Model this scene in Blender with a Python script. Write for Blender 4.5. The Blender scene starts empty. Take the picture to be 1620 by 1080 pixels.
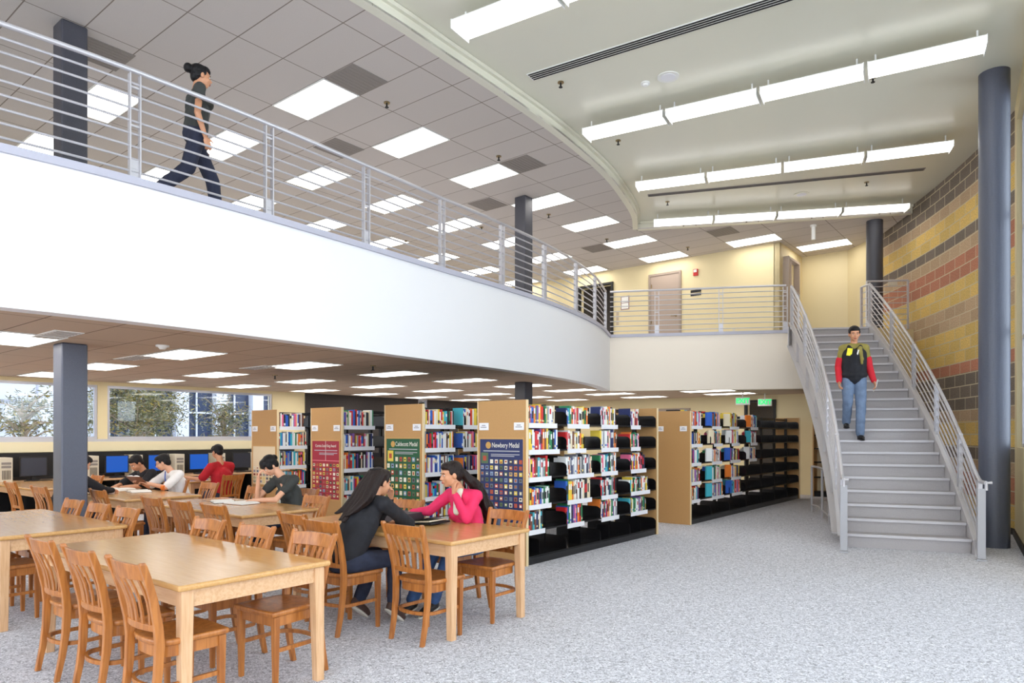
import bpy, bmesh, math, random
from mathutils import Vector, Matrix, Euler, noise
R = math.radians
PI = math.pi
rnd = random.Random(7)
C = bpy.context.scene.collection
SC = bpy.context.scene

# ------------------------------------------------------------------ camera, world, exposure
EYE = 1.55
cam_d = bpy.data.cameras.new('camera')
cam = bpy.data.objects.new('camera', cam_d)
C.objects.link(cam)
cam.location = (0, 0, EYE)
cam.rotation_euler = (R(90), 0, 0)
cam_d.sensor_width = 36.0
cam_d.lens = 36.0 * 1090 / 1620
cam_d.shift_y = (688 - 540) / 1620
cam_d.clip_start = 0.05
SC.camera = cam
SC.view_settings.view_transform = 'Standard'
SC.view_settings.look = 'None'
SC.view_settings.gamma = 1
SC.view_settings.use_curve_mapping = False
SC.view_settings.exposure = 0.88
W = bpy.data.worlds.new('sky')
SC.world = W
W.use_nodes = True
bg = W.node_tree.nodes['Background']
bg.inputs[0].default_value = (0.83, 0.90, 1.0, 1)
bg.inputs[1].default_value = 3.0
PANEL_E = 3.7      # ceiling light panels
LINEAR_E = 2.1     # suspended linear fixtures

# ------------------------------------------------------------------ building grid
TH = R(51.5)
G1 = Vector((math.cos(TH), math.sin(TH), 0))      # long faces of the stacks
G2 = Vector((-math.sin(TH), math.cos(TH), 0))     # ends of the stacks
def G(a, b, z=0.0):
    return G1 * a + G2 * b + Vector((0, 0, z))
def AB(x, y):
    v = Vector((x, y, 0)); return (v.dot(G1), v.dot(G2))

Z_LC = 2.63      # lower ceiling
Z_F2 = 3.843     # upper floor
Z_TC = 6.40      # upper tile ceiling
Z_AC = 6.58      # smooth ceiling over the hall

# ------------------------------------------------------------------ materials
def s2l(c):
    c = c / 255.0
    return c / 12.92 if c <= 0.04045 else ((c + 0.055) / 1.055) ** 2.4
def rgb(r, g, b):
    return (s2l(r), s2l(g), s2l(b), 1)
MATS = {}
def mat(name, col, rough=0.6, metal=0.0, spec=0.5, noise_amt=0.0, noise_scale=8.0, bump=0.0, bump_scale=60, emit=None, coat=0.0):
    if name in MATS: return MATS[name]
    m = bpy.data.materials.new(name); m.use_nodes = True
    nt = m.node_tree; b = nt.nodes['Principled BSDF']
    b.inputs['Base Color'].default_value = col
    b.inputs['Roughness'].default_value = rough
    b.inputs['Metallic'].default_value = metal
    b.inputs['Specular IOR Level'].default_value = spec
    b.inputs['Coat Weight'].default_value = coat
    if emit:
        b.inputs['Emission Color'].default_value = emit[0]
        b.inputs['Emission Strength'].default_value = emit[1]
    tc = nt.nodes.new('ShaderNodeTexCoord')
    if noise_amt:
        n = nt.nodes.new('ShaderNodeTexNoise'); n.inputs['Scale'].default_value = noise_scale
        n.inputs['Detail'].default_value = 5
        nt.links.new(tc.outputs['Object'], n.inputs['Vector'])
        r = nt.nodes.new('ShaderNodeValToRGB')
        r.color_ramp.elements[0].position = 0.3; r.color_ramp.elements[1].position = 0.7
        r.color_ramp.elements[0].color = tuple(c * (1 - noise_amt) for c in col[:3]) + (1,)
        r.color_ramp.elements[1].color = tuple(min(1, c * (1 + noise_amt)) for c in col[:3]) + (1,)
        nt.links.new(n.outputs['Fac'], r.inputs[0]); nt.links.new(r.outputs[0], b.inputs['Base Color'])
    if bump:
        n2 = nt.nodes.new('ShaderNodeTexNoise'); n2.inputs['Scale'].default_value = bump_scale
        nt.links.new(tc.outputs['Object'], n2.inputs['Vector'])
        bp = nt.nodes.new('ShaderNodeBump'); bp.inputs['Strength'].default_value = bump
        bp.inputs['Distance'].default_value = 0.01
        nt.links.new(n2.outputs['Fac'], bp.inputs['Height']); nt.links.new(bp.outputs[0], b.inputs['Normal'])
    MATS[name] = m
    return m
def wood(name, dark, light, rough=0.38, axis=0, scale=1.0):
    if name in MATS: return MATS[name]
    m = bpy.data.materials.new(name); m.use_nodes = True
    nt = m.node_tree; b = nt.nodes['Principled BSDF']
    tc = nt.nodes.new('ShaderNodeTexCoord'); mp = nt.nodes.new('ShaderNodeMapping')
    sc = [14 * scale] * 3; sc[axis] = 1.1 * scale
    mp.inputs['Scale'].default_value = sc
    nt.links.new(tc.outputs['Object'], mp.inputs['Vector'])
    n = nt.nodes.new('ShaderNodeTexNoise'); n.inputs['Scale'].default_value = 2.4; n.inputs['Detail'].default_value = 7
    n.inputs['Distortion'].default_value = 0.6
    nt.links.new(mp.outputs[0], n.inputs['Vector'])
    r = nt.nodes.new('ShaderNodeValToRGB')
    r.color_ramp.elements[0].position = 0.34; r.color_ramp.elements[1].position = 0.62
    r.color_ramp.elements[0].color = dark; r.color_ramp.elements[1].color = light
    nt.links.new(n.outputs['Fac'], r.inputs[0]); nt.links.new(r.outputs[0], b.inputs['Base Color'])
    b.inputs['Roughness'].default_value = rough
    b.inputs['Coat Weight'].default_value = 0.15; b.inputs['Coat Roughness'].default_value = 0.2
    MATS[name] = m
    return m
def carpet():
    m = bpy.data.materials.new('speckled_carpet'); m.use_nodes = True
    nt = m.node_tree; b = nt.nodes['Principled BSDF']
    tc = nt.nodes.new('ShaderNodeTexCoord')
    n = nt.nodes.new('ShaderNodeTexNoise'); n.inputs['Scale'].default_value = 42; n.inputs['Detail'].default_value = 3
    n.inputs['Roughness'].default_value = 0.65; n.inputs['Distortion'].default_value = 1.6
    nt.links.new(tc.outputs['Object'], n.inputs['Vector'])
    r = nt.nodes.new('ShaderNodeValToRGB')
    e = r.color_ramp.elements
    e[0].position = 0.34; e[0].color = rgb(136, 136, 142)
    e[1].position = 0.68; e[1].color = rgb(246, 246, 252)
    k = r.color_ramp.elements.new(0.5); k.color = rgb(202, 202, 210)
    nt.links.new(n.outputs['Fac'], r.inputs[0]); nt.links.new(r.outputs[0], b.inputs['Base Color'])
    b.inputs['Roughness'].default_value = 0.95; b.inputs['Specular IOR Level'].default_value = 0.15
    bp = nt.nodes.new('ShaderNodeBump'); bp.inputs['Strength'].default_value = 0.25; bp.inputs['Distance'].default_value = 0.005
    nt.links.new(n.outputs['Fac'], bp.inputs['Height']); nt.links.new(bp.outputs[0], b.inputs['Normal'])
    return m
def tiles(name, col, line, ox, oy, w=1.23, h=0.62):
    # ceiling tiles: object x = building axis a, y = axis b
    m = bpy.data.materials.new(name); m.use_nodes = True
    nt = m.node_tree; b = nt.nodes['Principled BSDF']
    tc = nt.nodes.new('ShaderNodeTexCoord'); mp = nt.nodes.new('ShaderNodeMapping')
    mp.inputs['Rotation'].default_value = (0, 0, R(-90))
    mp.inputs['Location'].default_value = (ox, oy, 0)
    nt.links.new(tc.outputs['Object'], mp.inputs['Vector'])
    br = nt.nodes.new('ShaderNodeTexBrick'); br.offset = 0.0; br.squash = 1.0
    br.inputs['Scale'].default_value = 1.0; br.inputs['Brick Width'].default_value = w; br.inputs['Row Height'].default_value = h
    br.inputs['Mortar Size'].default_value = 0.007; br.inputs['Mortar Smooth'].default_value = 0.0
    br.inputs['Color1'].default_value = col; br.inputs['Color2'].default_value = tuple(c * 0.97 for c in col[:3]) + (1,)
    br.inputs['Mortar'].default_value = line
    nt.links.new(mp.outputs[0], br.inputs['Vector'])
    n = nt.nodes.new('ShaderNodeTexNoise'); n.inputs['Scale'].default_value = 90
    nt.links.new(tc.outputs['Object'], n.inputs['Vector'])
    mx = nt.nodes.new('ShaderNodeMix'); mx.data_type = 'RGBA'; mx.blend_type = 'MULTIPLY'; mx.inputs[0].default_value = 0.12
    nt.links.new(br.outputs['Color'], mx.inputs[6]); nt.links.new(n.outputs['Fac'], mx.inputs[7])
    nt.links.new(mx.outputs[2], b.inputs['Base Color'])
    b.inputs['Roughness'].default_value = 0.9; b.inputs['Specular IOR Level'].default_value = 0.2
    return m
COURSE = 0.2235
def blockwall():
    yl, rd, tn, dk = rgb(234, 198, 116), rgb(198, 132, 104), rgb(200, 170, 136), rgb(130, 117, 105)
    seq = [yl, yl, rd, rd, tn, dk, yl, yl, tn, dk, dk, dk, rd, yl, yl, yl, tn, tn, yl, yl, rd, rd, tn, dk, yl, yl, tn, dk, dk, dk]
    m = bpy.data.materials.new('banded_concrete_block'); m.use_nodes = True
    nt = m.node_tree; b = nt.nodes['Principled BSDF']
    uv = nt.nodes.new('ShaderNodeUVMap'); uv.uv_map = 'UVMap'
    sp = nt.nodes.new('ShaderNodeSeparateXYZ'); nt.links.new(uv.outputs[0], sp.inputs[0])
    dv = nt.nodes.new('ShaderNodeMath'); dv.operation = 'DIVIDE'; dv.inputs[1].default_value = COURSE * 30
    nt.links.new(sp.outputs[1], dv.inputs[0])
    r = nt.nodes.new('ShaderNodeValToRGB'); cr = r.color_ramp; cr.interpolation = 'CONSTANT'
    cr.elements[0].position = 0; cr.elements[0].color = seq[0]; cr.elements[1].position = 0.9999; cr.elements[1].color = seq[-1]
    for i in range(1, 30):
        if seq[i] != seq[i - 1]:
            e = cr.elements.new(i / 30.0); e.color = seq[i]
    nt.links.new(dv.outputs[0], r.inputs[0])
    br = nt.nodes.new('ShaderNodeTexBrick'); br.offset = 0.5
    br.inputs['Scale'].default_value = 1.0; br.inputs['Brick Width'].default_value = 0.46; br.inputs['Row Height'].default_value = COURSE
    br.inputs['Mortar Size'].default_value = 0.009; br.inputs['Mortar Smooth'].default_value = 0.0
    br.inputs['Color1'].default_value = (1, 1, 1, 1); br.inputs['Color2'].default_value = (0.8, 0.8, 0.8, 1); br.inputs['Mortar'].default_value = (1, 1, 1, 1)
    nt.links.new(uv.outputs[0], br.inputs['Vector'])
    n = nt.nodes.new('ShaderNodeTexNoise'); n.inputs['Scale'].default_value = 45; n.inputs['Detail'].default_value = 6
    nt.links.new(uv.outputs[0], n.inputs['Vector'])
    nr = nt.nodes.new('ShaderNodeMapRange'); nr.inputs[1].default_value = 0.3; nr.inputs[2].default_value = 0.7; nr.inputs[3].default_value = 0.72; nr.inputs[4].default_value = 1.25
    nt.links.new(n.outputs['Fac'], nr.inputs[0])
    m1 = nt.nodes.new('ShaderNodeMix'); m1.data_type = 'RGBA'; m1.blend_type = 'MULTIPLY'; m1.inputs[0].default_value = 1
    nt.links.new(r.outputs[0], m1.inputs[6]); nt.links.new(br.outputs['Color'], m1.inputs[7])
    m2 = nt.nodes.new('ShaderNodeMix'); m2.data_type = 'RGBA'; m2.blend_type = 'MULTIPLY'; m2.inputs[0].default_value = 1
    nt.links.new(m1.outputs[2], m2.inputs[6]); nt.links.new(nr.outputs[0], m2.inputs[7])
    m3 = nt.nodes.new('ShaderNodeMix'); m3.data_type = 'RGBA'
    nt.links.new(br.outputs['Fac'], m3.inputs[0]); nt.links.new(m2.outputs[2], m3.inputs[6]); m3.inputs[7].default_value = rgb(206, 192, 160)
    nt.links.new(m3.outputs[2], b.inputs['Base Color'])
    b.inputs['Roughness'].default_value = 0.85
    bp = nt.nodes.new('ShaderNodeBump'); bp.inputs['Strength'].default_value = 0.5; bp.inputs['Distance'].default_value = 0.01
    nt.links.new(n.outputs['Fac'], bp.inputs['Height']); nt.links.new(bp.outputs[0], b.inputs['Normal'])
    return m
def glass():
    m = bpy.data.materials.new('window_glass'); m.use_nodes = True
    nt = m.node_tree; nt.nodes.remove(nt.nodes['Principled BSDF'])
    t = nt.nodes.new('ShaderNodeBsdfTransparent'); t.inputs[0].default_value = (0.93, 0.96, 0.97, 1)
    g = nt.nodes.new('ShaderNodeBsdfGlossy'); g.inputs['Roughness'].default_value = 0.02
    mx = nt.nodes.new('ShaderNodeMixShader'); fr = nt.nodes.new('ShaderNodeFresnel'); fr.inputs[0].default_value = 1.45
    nt.links.new(fr.outputs[0], mx.inputs[0]); nt.links.new(t.outputs[0], mx.inputs[1]); nt.links.new(g.outputs[0], mx.inputs[2])
    nt.links.new(mx.outputs[0], nt.nodes['Material Output'].inputs[0])
    return m
def emis(name, col, strength, base=(0.9, 0.9, 0.9, 1)):
    m = bpy.data.materials.new(name); m.use_nodes = True
    b = m.node_tree.nodes['Principled BSDF']
    b.inputs['Base Color'].default_value = base
    b.inputs['Emission Color'].default_value = col; b.inputs['Emission Strength'].default_value = strength
    b.inputs['Roughness'].default_value = 0.4
    return m

M = dict(
    carpet=carpet(),
    cream=mat('cream_paint', rgb(228, 212, 168), 0.6, bump=0.05, bump_scale=200),
    cream_ceil=mat('pale_ceiling_paint', rgb(226, 224, 206), 0.3, spec=0.6),
    white=mat('white_paint', rgb(238, 238, 240), 0.6, bump=0.05, bump_scale=200),
    straightw=mat('warm_white_paint', rgb(248, 238, 222), 0.6, bump=0.05, bump_scale=200),
    sill=mat('grey_sill_paint', rgb(184, 184, 198), 0.45),
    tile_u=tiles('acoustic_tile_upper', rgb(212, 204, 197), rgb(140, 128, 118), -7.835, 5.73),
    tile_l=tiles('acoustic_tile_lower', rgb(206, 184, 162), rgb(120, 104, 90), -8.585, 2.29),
    block=blockwall(),
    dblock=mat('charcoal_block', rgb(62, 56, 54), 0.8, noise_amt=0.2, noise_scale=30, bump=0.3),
    glass=glass(),
    steel_col=mat('blue_grey_column_paint', rgb(84, 88, 102), 0.35, noise_amt=0.05, noise_scale=60, bump=0.25, bump_scale=120),
    steel_dark=mat('charcoal_column_paint', rgb(66, 66, 74), 0.45, noise_amt=0.06, noise_scale=60, bump=0.25, bump_scale=120),
    rail=mat('brushed_rail_steel', rgb(196, 194, 198), 0.35, metal=0.35),
    stairp=mat('light_grey_steel_paint', rgb(194, 190, 190), 0.4),
    tread=mat('grey_rubber_tread', rgb(168, 163, 163), 0.6, noise_amt=0.05, noise_scale=80),
    nosing=mat('pale_nosing_strip', rgb(198, 195, 198), 0.5),
    oak=wood('oak_chair', rgb(152, 88, 34), rgb(186, 118, 56), 0.33, axis=2),
    oakl=wood('oak_light', rgb(206, 160, 116), rgb(220, 180, 138), 0.34, axis=1, scale=1.6),
    oakleg=wood('oak_leg', rgb(204, 158, 114), rgb(220, 178, 136), 0.34, axis=2, scale=1.6),
    oakt=wood('oak_table_top', rgb(198, 148, 88), rgb(208, 161, 100), 0.2, axis=1, scale=2.0),
    particle=mat('tan_particle_board', rgb(188, 144, 90), 0.6, noise_amt=0.07, noise_scale=120),
    edge=mat('pale_edge_strip', rgb(232, 208, 164), 0.5),
    black=mat('black_shelf_enamel', rgb(22, 21, 23), 0.25),
    dark=mat('black_matte', rgb(18, 18, 20), 0.6),
    label=mat('white_label_strip', rgb(236, 236, 240), 0.5),
    door=mat('taupe_door_paint', rgb(172, 154, 140), 0.5),
    doorf=mat('taupe_frame_paint', rgb(158, 142, 128), 0.5),
    alu=mat('window_aluminium', rgb(196, 196, 204), 0.4, metal=0.3),
    sillc=mat('cream_sill_laminate', rgb(240, 228, 190), 0.4),
    wplastic=mat('white_plastic', rgb(236, 236, 232), 0.4),
    beige=mat('beige_plastic', rgb(214, 206, 186), 0.5),
    vent=mat('grey_vent_metal', rgb(140, 132, 126), 0.6),
    ventd=mat('slot_black', rgb(20, 20, 20), 0.7),
    red=mat('red_plastic', rgb(196, 34, 30), 0.4),
    brass=mat('satin_brass', rgb(150, 130, 90), 0.3, metal=1.0),
    paper=mat('paper_white', rgb(240, 238, 232), 0.7),
    panel=emis('lit_diffuser', (1.0, 0.96, 0.90, 1), PANEL_E),
    linear=emis('lit_prismatic_lens', (1.0, 0.98, 0.93, 1), LINEAR_E),
    green=emis('exit_green', (0.0, 1.0, 0.22, 1), 0.55, (0.02, 0.1, 0.03, 1)),
    screen=emis('blue_screen', (0.0, 0.12, 0.66, 1), 0.4, (0.01, 0.02, 0.05, 1)),
    screenoff=mat('dark_screen', rgb(58, 60, 70), 0.25),
)

# ------------------------------------------------------------------ mesh helpers
class MB:
    """Collects shapes; build() links them as ONE mesh object."""
    def __init__(self):
        self.v = []; self.f = []; self.mi = []; self.cur = 0; self.uv = {}
    def add(self, vs, fs):
        o = len(self.v)
        self.v += [tuple(p) for p in vs]
        for f in fs:
            self.f.append(tuple(i + o for i in f)); self.mi.append(self.cur)
        return self
    def box(self, c, s, rz=0.0, rot=None):
        hx, hy, hz = s[0] / 2, s[1] / 2, s[2] / 2
        vs = [Vector((x, y, z)) for x in (-hx, hx) for y in (-hy, hy) for z in (-hz, hz)]
        Rm = rot if rot is not None else Matrix.Rotation(rz, 3, 'Z')
        vs = [Rm @ v + Vector(c) for v in vs]
        return self.add(vs, [(0, 1, 3, 2), (4, 6, 7, 5), (0, 4, 5, 1), (2, 3, 7, 6), (0, 2, 6, 4), (1, 5, 7, 3)])
    def bx(self, x0, x1, y0, y1, z0, z1):
        return self.box(((x0 + x1) / 2, (y0 + y1) / 2, (z0 + z1) / 2), (x1 - x0, y1 - y0, z1 - z0))
    def prism(self, poly, z0, z1):
        n = len(poly)
        vs = [(p[0], p[1], z0) for p in poly] + [(p[0], p[1], z1) for p in poly]
        fs = [tuple(range(n))[::-1], tuple(range(n, 2 * n))] + [(i, (i + 1) % n, n + (i + 1) % n, n + i) for i in range(n)]
        return self.add(vs, fs)
    def loft(self, rings, cap=True, closed=True):
        n = len(rings[0]); vs = [p for r in rings for p in r]; fs = []
        for k in range(len(rings) - 1):
            for i in range(n if closed else n - 1):
                j = (i + 1) % n
                fs.append((k * n + i, k * n + j, (k + 1) * n + j, (k + 1) * n + i))
        if cap and closed:
            fs.append(tuple(range(n))[::-1]); fs.append(tuple((len(rings) - 1) * n + i for i in range(n)))
        return self.add(vs, fs)
    def tube(self, pts, r, n=8, cap=True):
        pts = [Vector(p) for p in pts]; rings = []
        rs = r if isinstance(r, (list, tuple)) else [r] * len(pts)
        up = None
        for i, p in enumerate(pts):
            t = (pts[min(i + 1, len(pts) - 1)] - pts[max(i - 1, 0)]).normalized()
            if up is None:
                up = Vector((0, 0, 1)) if abs(t.z) < 0.9 else Vector((1, 0, 0))
            s = t.cross(up).normalized(); u = s.cross(t).normalized(); up = u
            rings.append([p + (s * math.cos(2 * PI * k / n) + u * math.sin(2 * PI * k / n)) * rs[i] for k in range(n)])
        return self.loft(rings, cap)
    def strip(self, pts, w, h, upv=(0, 0, 1)):
        """rectangular bar swept along pts; w across (horizontal), h along upv"""
        pts = [Vector(p) for p in pts]; rings = []
        U = Vector(upv)
        for i, p in enumerate(pts):
            t = (pts[min(i + 1, len(pts) - 1)] - pts[max(i - 1, 0)]).normalized()
            s = t.cross(U).normalized(); u = U if abs(t.dot(U)) < 0.2 else s.cross(t).normalized()
            rings.append([p - s * w / 2 - u * h / 2, p + s * w / 2 - u * h / 2, p + s * w / 2 + u * h / 2, p - s * w / 2 + u * h / 2])
        return self.loft(rings)
    def cyl(self, c, r, h, n=24, r2=None, axis='Z'):
        c = Vector(c); r2 = r if r2 is None else r2
        rings = []
        for z, rr in ((0, r), (h, r2)):
            ring = []
            for k in range(n):
                a = 2 * PI * k / n; p = Vector((rr * math.cos(a), rr * math.sin(a), z))
                if axis == 'Y': p = Vector((p.x, p.z, p.y))
                if axis == 'X': p = Vector((p.z, p.x, p.y))
                ring.append(p + c)
            rings.append(ring)
        return self.loft(rings)
    def ell(self, c, r, rot=None, nu=16, nv=10):
        c = Vector(c); vs = []; fs = []
        r = (r, r, r) if not isinstance(r, (tuple, list)) else r
        for j in range(1, nv):
            for i in range(nu):
                a = 2 * PI * i / nu; b = PI * j / nv
                p = Vector((r[0] * math.sin(b) * math.cos(a), r[1] * math.sin(b) * math.sin(a), r[2] * math.cos(b)))
                if rot is not None: p = rot @ p
                vs.append(c + p)
        t = Vector((0, 0, r[2])); bt = Vector((0, 0, -r[2]))
        if rot is not None: t = rot @ t; bt = rot @ bt
        vs.append(c + t); vs.append(c + bt)
        T, B = len(vs) - 2, len(vs) - 1
        for j in range(nv - 2):
            for i in range(nu):
                k = (i + 1) % nu
                fs.append((j * nu + i, (j + 1) * nu + i, (j + 1) * nu + k, j * nu + k))
        for i in range(nu):
            k = (i + 1) % nu
            fs.append((T, i, k)); fs.append(((nv - 2) * nu + i, B, (nv - 2) * nu + k))
        return self.add(vs, fs)
    def cone(self, p0, p1, r0, r1, n=12):
        """round cone (capsule with two radii)"""
        p0, p1 = Vector(p0), Vector(p1)
        t = p1 - p0; L = t.length
        if L < 1e-6: return self.ell(p0, r0)
        t.normalize(); up = Vector((0, 0, 1)) if abs(t.z) < 0.9 else Vector((1, 0, 0))
        s = t.cross(up).normalized(); u = s.cross(t)
        prof = []
        for k in range(1, 5): a = PI / 2 * k / 5; prof.append((p0 - t * r0 * math.cos(a), r0 * math.sin(a)))
        prof.append((p0, r0)); prof.append((p1, r1))
        for k in range(4, 0, -1): a = PI / 2 * k / 5; prof.append((p1 + t * r1 * math.cos(a), r1 * math.sin(a)))
        rings = [[c + (s * math.cos(2 * PI * i / n) + u * math.sin(2 * PI * i / n)) * r for i in range(n)] for c, r in prof]
        return self.loft(rings)
    def build(self, name, mt, parent=None, smooth=False, bevel=0.0, seg=2, remesh=0.0, smooth_it=0, disp=0.0, loc=None, rz=0.0):
        me = bpy.data.meshes.new(name); me.from_pydata(self.v, [], self.f)
        ms = mt if isinstance(mt, (list, tuple)) else [mt]
        for x in ms: me.materials.append(x)
        if len(ms) > 1:
            for p, i in zip(me.polygons, self.mi): p.material_index = i
        b = bmesh.new(); b.from_mesh(me); bmesh.ops.recalc_face_normals(b, faces=b.faces); b.to_mesh(me); b.free()
        if smooth or remesh:
            for p in me.polygons: p.use_smooth = True
        o = bpy.data.objects.new(name, me); C.objects.link(o)
        if parent is not None: o.parent = parent
        if loc is not None: o.location = loc
        o.rotation_euler.z = rz
        if bevel:
            md = o.modifiers.new('bevel', 'BEVEL'); md.width = bevel; md.segments = seg; md.limit_method = 'ANGLE'; md.angle_limit = R(35)
            me.polygons.foreach_set('use_smooth', [True] * len(me.polygons))
            wn = o.modifiers.new('wn', 'WEIGHTED_NORMAL'); wn.keep_sharp = False
        if remesh:
            md = o.modifiers.new('remesh', 'REMESH'); md.mode = 'VOXEL'; md.voxel_size = remesh; md.use_smooth_shade = True
            if smooth_it:
                sm = o.modifiers.new('smooth', 'SMOOTH'); sm.iterations = smooth_it; sm.factor = 0.5
            if disp:
                tx = bpy.data.textures.get('folds') or bpy.data.textures.new('folds', 'CLOUDS'); tx.noise_scale = 0.07
                dm = o.modifiers.new('disp', 'DISPLACE'); dm.texture = tx; dm.strength = disp; dm.mid_level = 0.5; dm.texture_coords = 'LOCAL'
        if smooth and not (bevel or remesh):
            try:
                md = o.modifiers.new('wn', 'WEIGHTED_NORMAL')
            except Exception: pass
        return o
def sharp(o, ang=35):
    """flat faces stay flat, curved ones smooth"""
    me = o.data
    b = bmesh.new(); b.from_mesh(me)
    for e in b.edges:
        if len(e.link_faces) == 2 and e.calc_face_angle(0) > R(ang): e.smooth = False
    for f in b.faces: f.smooth = True
    b.to_mesh(me); b.free()
    for md in list(o.modifiers):
        if md.type == 'WEIGHTED_NORMAL': o.modifiers.remove(md)
    return o
def tag(o, label=None, cat=None, group=None, kind=None):
    if label: o['label'] = label
    if cat: o['category'] = cat
    if group: o['group'] = group
    if kind: o['kind'] = kind
    return o
def thing(name, loc=(0, 0, 0), rz=0.0, label=None, cat=None, group=None):
    o = bpy.data.objects.new(name, None); C.objects.link(o)
    o.location = loc; o.rotation_euler.z = rz; o.empty_display_size = 0.1
    return tag(o, label, cat, group)
def struct(o): o['kind'] = 'structure'; return o
def dup(root, loc, rz, label=None, group=None):
    r = root.copy(); C.objects.link(r); r.location = loc; r.rotation_euler.z = rz
    if label: r['label'] = label
    if group: r['group'] = group
    for ch in list(root.children):
        c = ch.copy(); C.objects.link(c); c.parent = r
        for g in ch.children:
            d = g.copy(); C.objects.link(d); d.parent = c
    return r
def text(body, size, mt, parent, loc, rot, name='lettering', depth=0.001, squeeze=1.0, align='CENTER', bold=0.0):
    cu = bpy.data.curves.new(name, 'FONT'); cu.body = body; cu.size = size; cu.extrude = depth; cu.offset = bold
    cu.align_x = align; cu.align_y = 'CENTER'; cu.materials.append(mt)
    tmp = bpy.data.objects.new(name, cu)
    C.objects.link(tmp)
    me = bpy.data.meshes.new_from_object(tmp.evaluated_get(bpy.context.evaluated_depsgraph_get()))
    bpy.data.objects.remove(tmp)
    me.materials.clear(); me.materials.append(mt)
    o = bpy.data.objects.new(name, me); C.objects.link(o); o.parent = parent
    o.location = loc; o.rotation_euler = rot; o.scale.x = squeeze
    return o
def catmull(pts, n=8):
    P = [Vector(p) for p in pts]; out = []
    for i in range(len(P) - 1):
        p0 = P[max(i - 1, 0)] if i > 0 else P[0] * 2 - P[1]; p1, p2 = P[i], P[i + 1]
        p3 = P[i + 2] if i + 2 < len(P) else P[-1] * 2 - P[-2]
        for k in range(n):
            t = k / n
            out.append(0.5 * ((2 * p1) + (p2 - p0) * t + (2 * p0 - 5 * p1 + 4 * p2 - p3) * t * t + (3 * p1 - p0 - 3 * p2 + p3) * t ** 3))
    out.append(P[-1]); return out
def offset(pts, d):
    """shift a plan polyline sideways: + is to the right of travel"""
    out = []
    for i, p in enumerate(pts):
        t = (pts[min(i + 1, len(pts) - 1)] - pts[max(i - 1, 0)]); t = Vector((t.x, t.y, 0)).normalized()
        out.append(p + Vector((t.y, -t.x, 0)) * d)
    return out
ORD = ['first', 'second', 'third', 'fourth', 'fifth', 'sixth', 'seventh', 'eighth', 'ninth', 'tenth', 'eleventh', 'twelfth',
       'thirteenth', 'fourteenth', 'fifteenth', 'sixteenth', 'seventeenth', 'eighteenth', 'nineteenth', 'twentieth'] + ['%d%s' % (n, {1: 'st', 2: 'nd', 3: 'rd'}.get(n % 10, 'th')) for n in range(21, 60)]
# ================================================================== SETTING
struct(MB().bx(-26, 16, -10, 34, -0.2, 0.0).build('floor', M['carpet']))

# plan curve of the balcony front and of the ceiling edge above it
BAL = catmull([(-7.9, 2.6, 0), (-6.4, 3.75, 0), (-5.0, 5.0, 0), (-4.26, 5.72, 0), (-3.6, 6.42, 0), (-2.73, 7.5, 0), (-1.86, 8.72, 0), (-1.02, 9.93, 0),
               (-0.17, 11.13, 0), (0.65, 12.4, 0), (1.34, 13.7, 0), (1.93, 15.1, 0), (2.36, 16.62, 0)], 6)
CE = catmull([(-7.4, 1.6, 0), (-4.9, 4.0, 0), (-3.1, 5.95, 0), (-1.54, 7.83, 0), (-0.80, 8.83, 0), (-0.05, 9.86, 0), (0.67, 10.9, 0), (1.34, 12.0, 0),
              (1.90, 13.05, 0), (2.40, 14.25, 0), (2.76, 15.25, 0), (2.97, 16.25, 0)], 6)
CORNER = Vector((2.36, 16.62, 0)); EDGE = Vector((6.75, 15.80, 0))
# round staircase / block wall share one centre
SC0 = Vector((-18.4, 18.8, 0)); R_OUT, R_IN, R_WALL = 26.30, 24.80, 27.42
PHI0 = R(-21.82); DPHI = R(0.635); RISE = 0.183; NR = 21
def pol(r, phi, z=0.0): return SC0 + Vector((r * math.cos(phi), r * math.sin(phi), z))
PHIT = PHI0 + (NR - 1) * DPHI
K = Vector((7.75, 10.62, 0))
def wallarc(y0, y1, n, r=R_WALL):
    p0 = math.asin((y0 - SC0.y) / r); p1 = math.asin((y1 - SC0.y) / r)
    return [p0 + (p1 - p0) * i / n for i in range(n + 1)]

def gmesh(mb, name, mt, **k):
    """mesh laid out along the building axes (local x = a, y = b)"""
    return mb.build(name, mt, rz=TH, **k)
def to_ab(pts): return [AB(p.x, p.y) for p in pts]

# ---- block wall on the right
mb = MB(); arc = wallarc(10.62, 18.3, 40)
rings = []
for ph in arc:
    rings.append([pol(R_WALL, ph, 0), pol(R_WALL, ph, 6.72), pol(R_WALL + 0.2, ph, 6.72), pol(R_WALL + 0.2, ph, 0)])
mb.loft(rings)
wb = mb.build('wall_right', M['block']); struct(wb)
uvl = wb.data.uv_layers.new(name='UVMap')
for lp in wb.data.loops:
    v = wb.data.vertices[lp.vertex_index].co - SC0
    uvl.data[lp.index].uv = (math.atan2(v.y, v.x) * R_WALL + 20, v.z)
struct(MB().strip([pol(R_WALL - 0.008, p, 0.05) for p in arc], 0.016, 0.1).build('baseboard_right', M['dark']))

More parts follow.
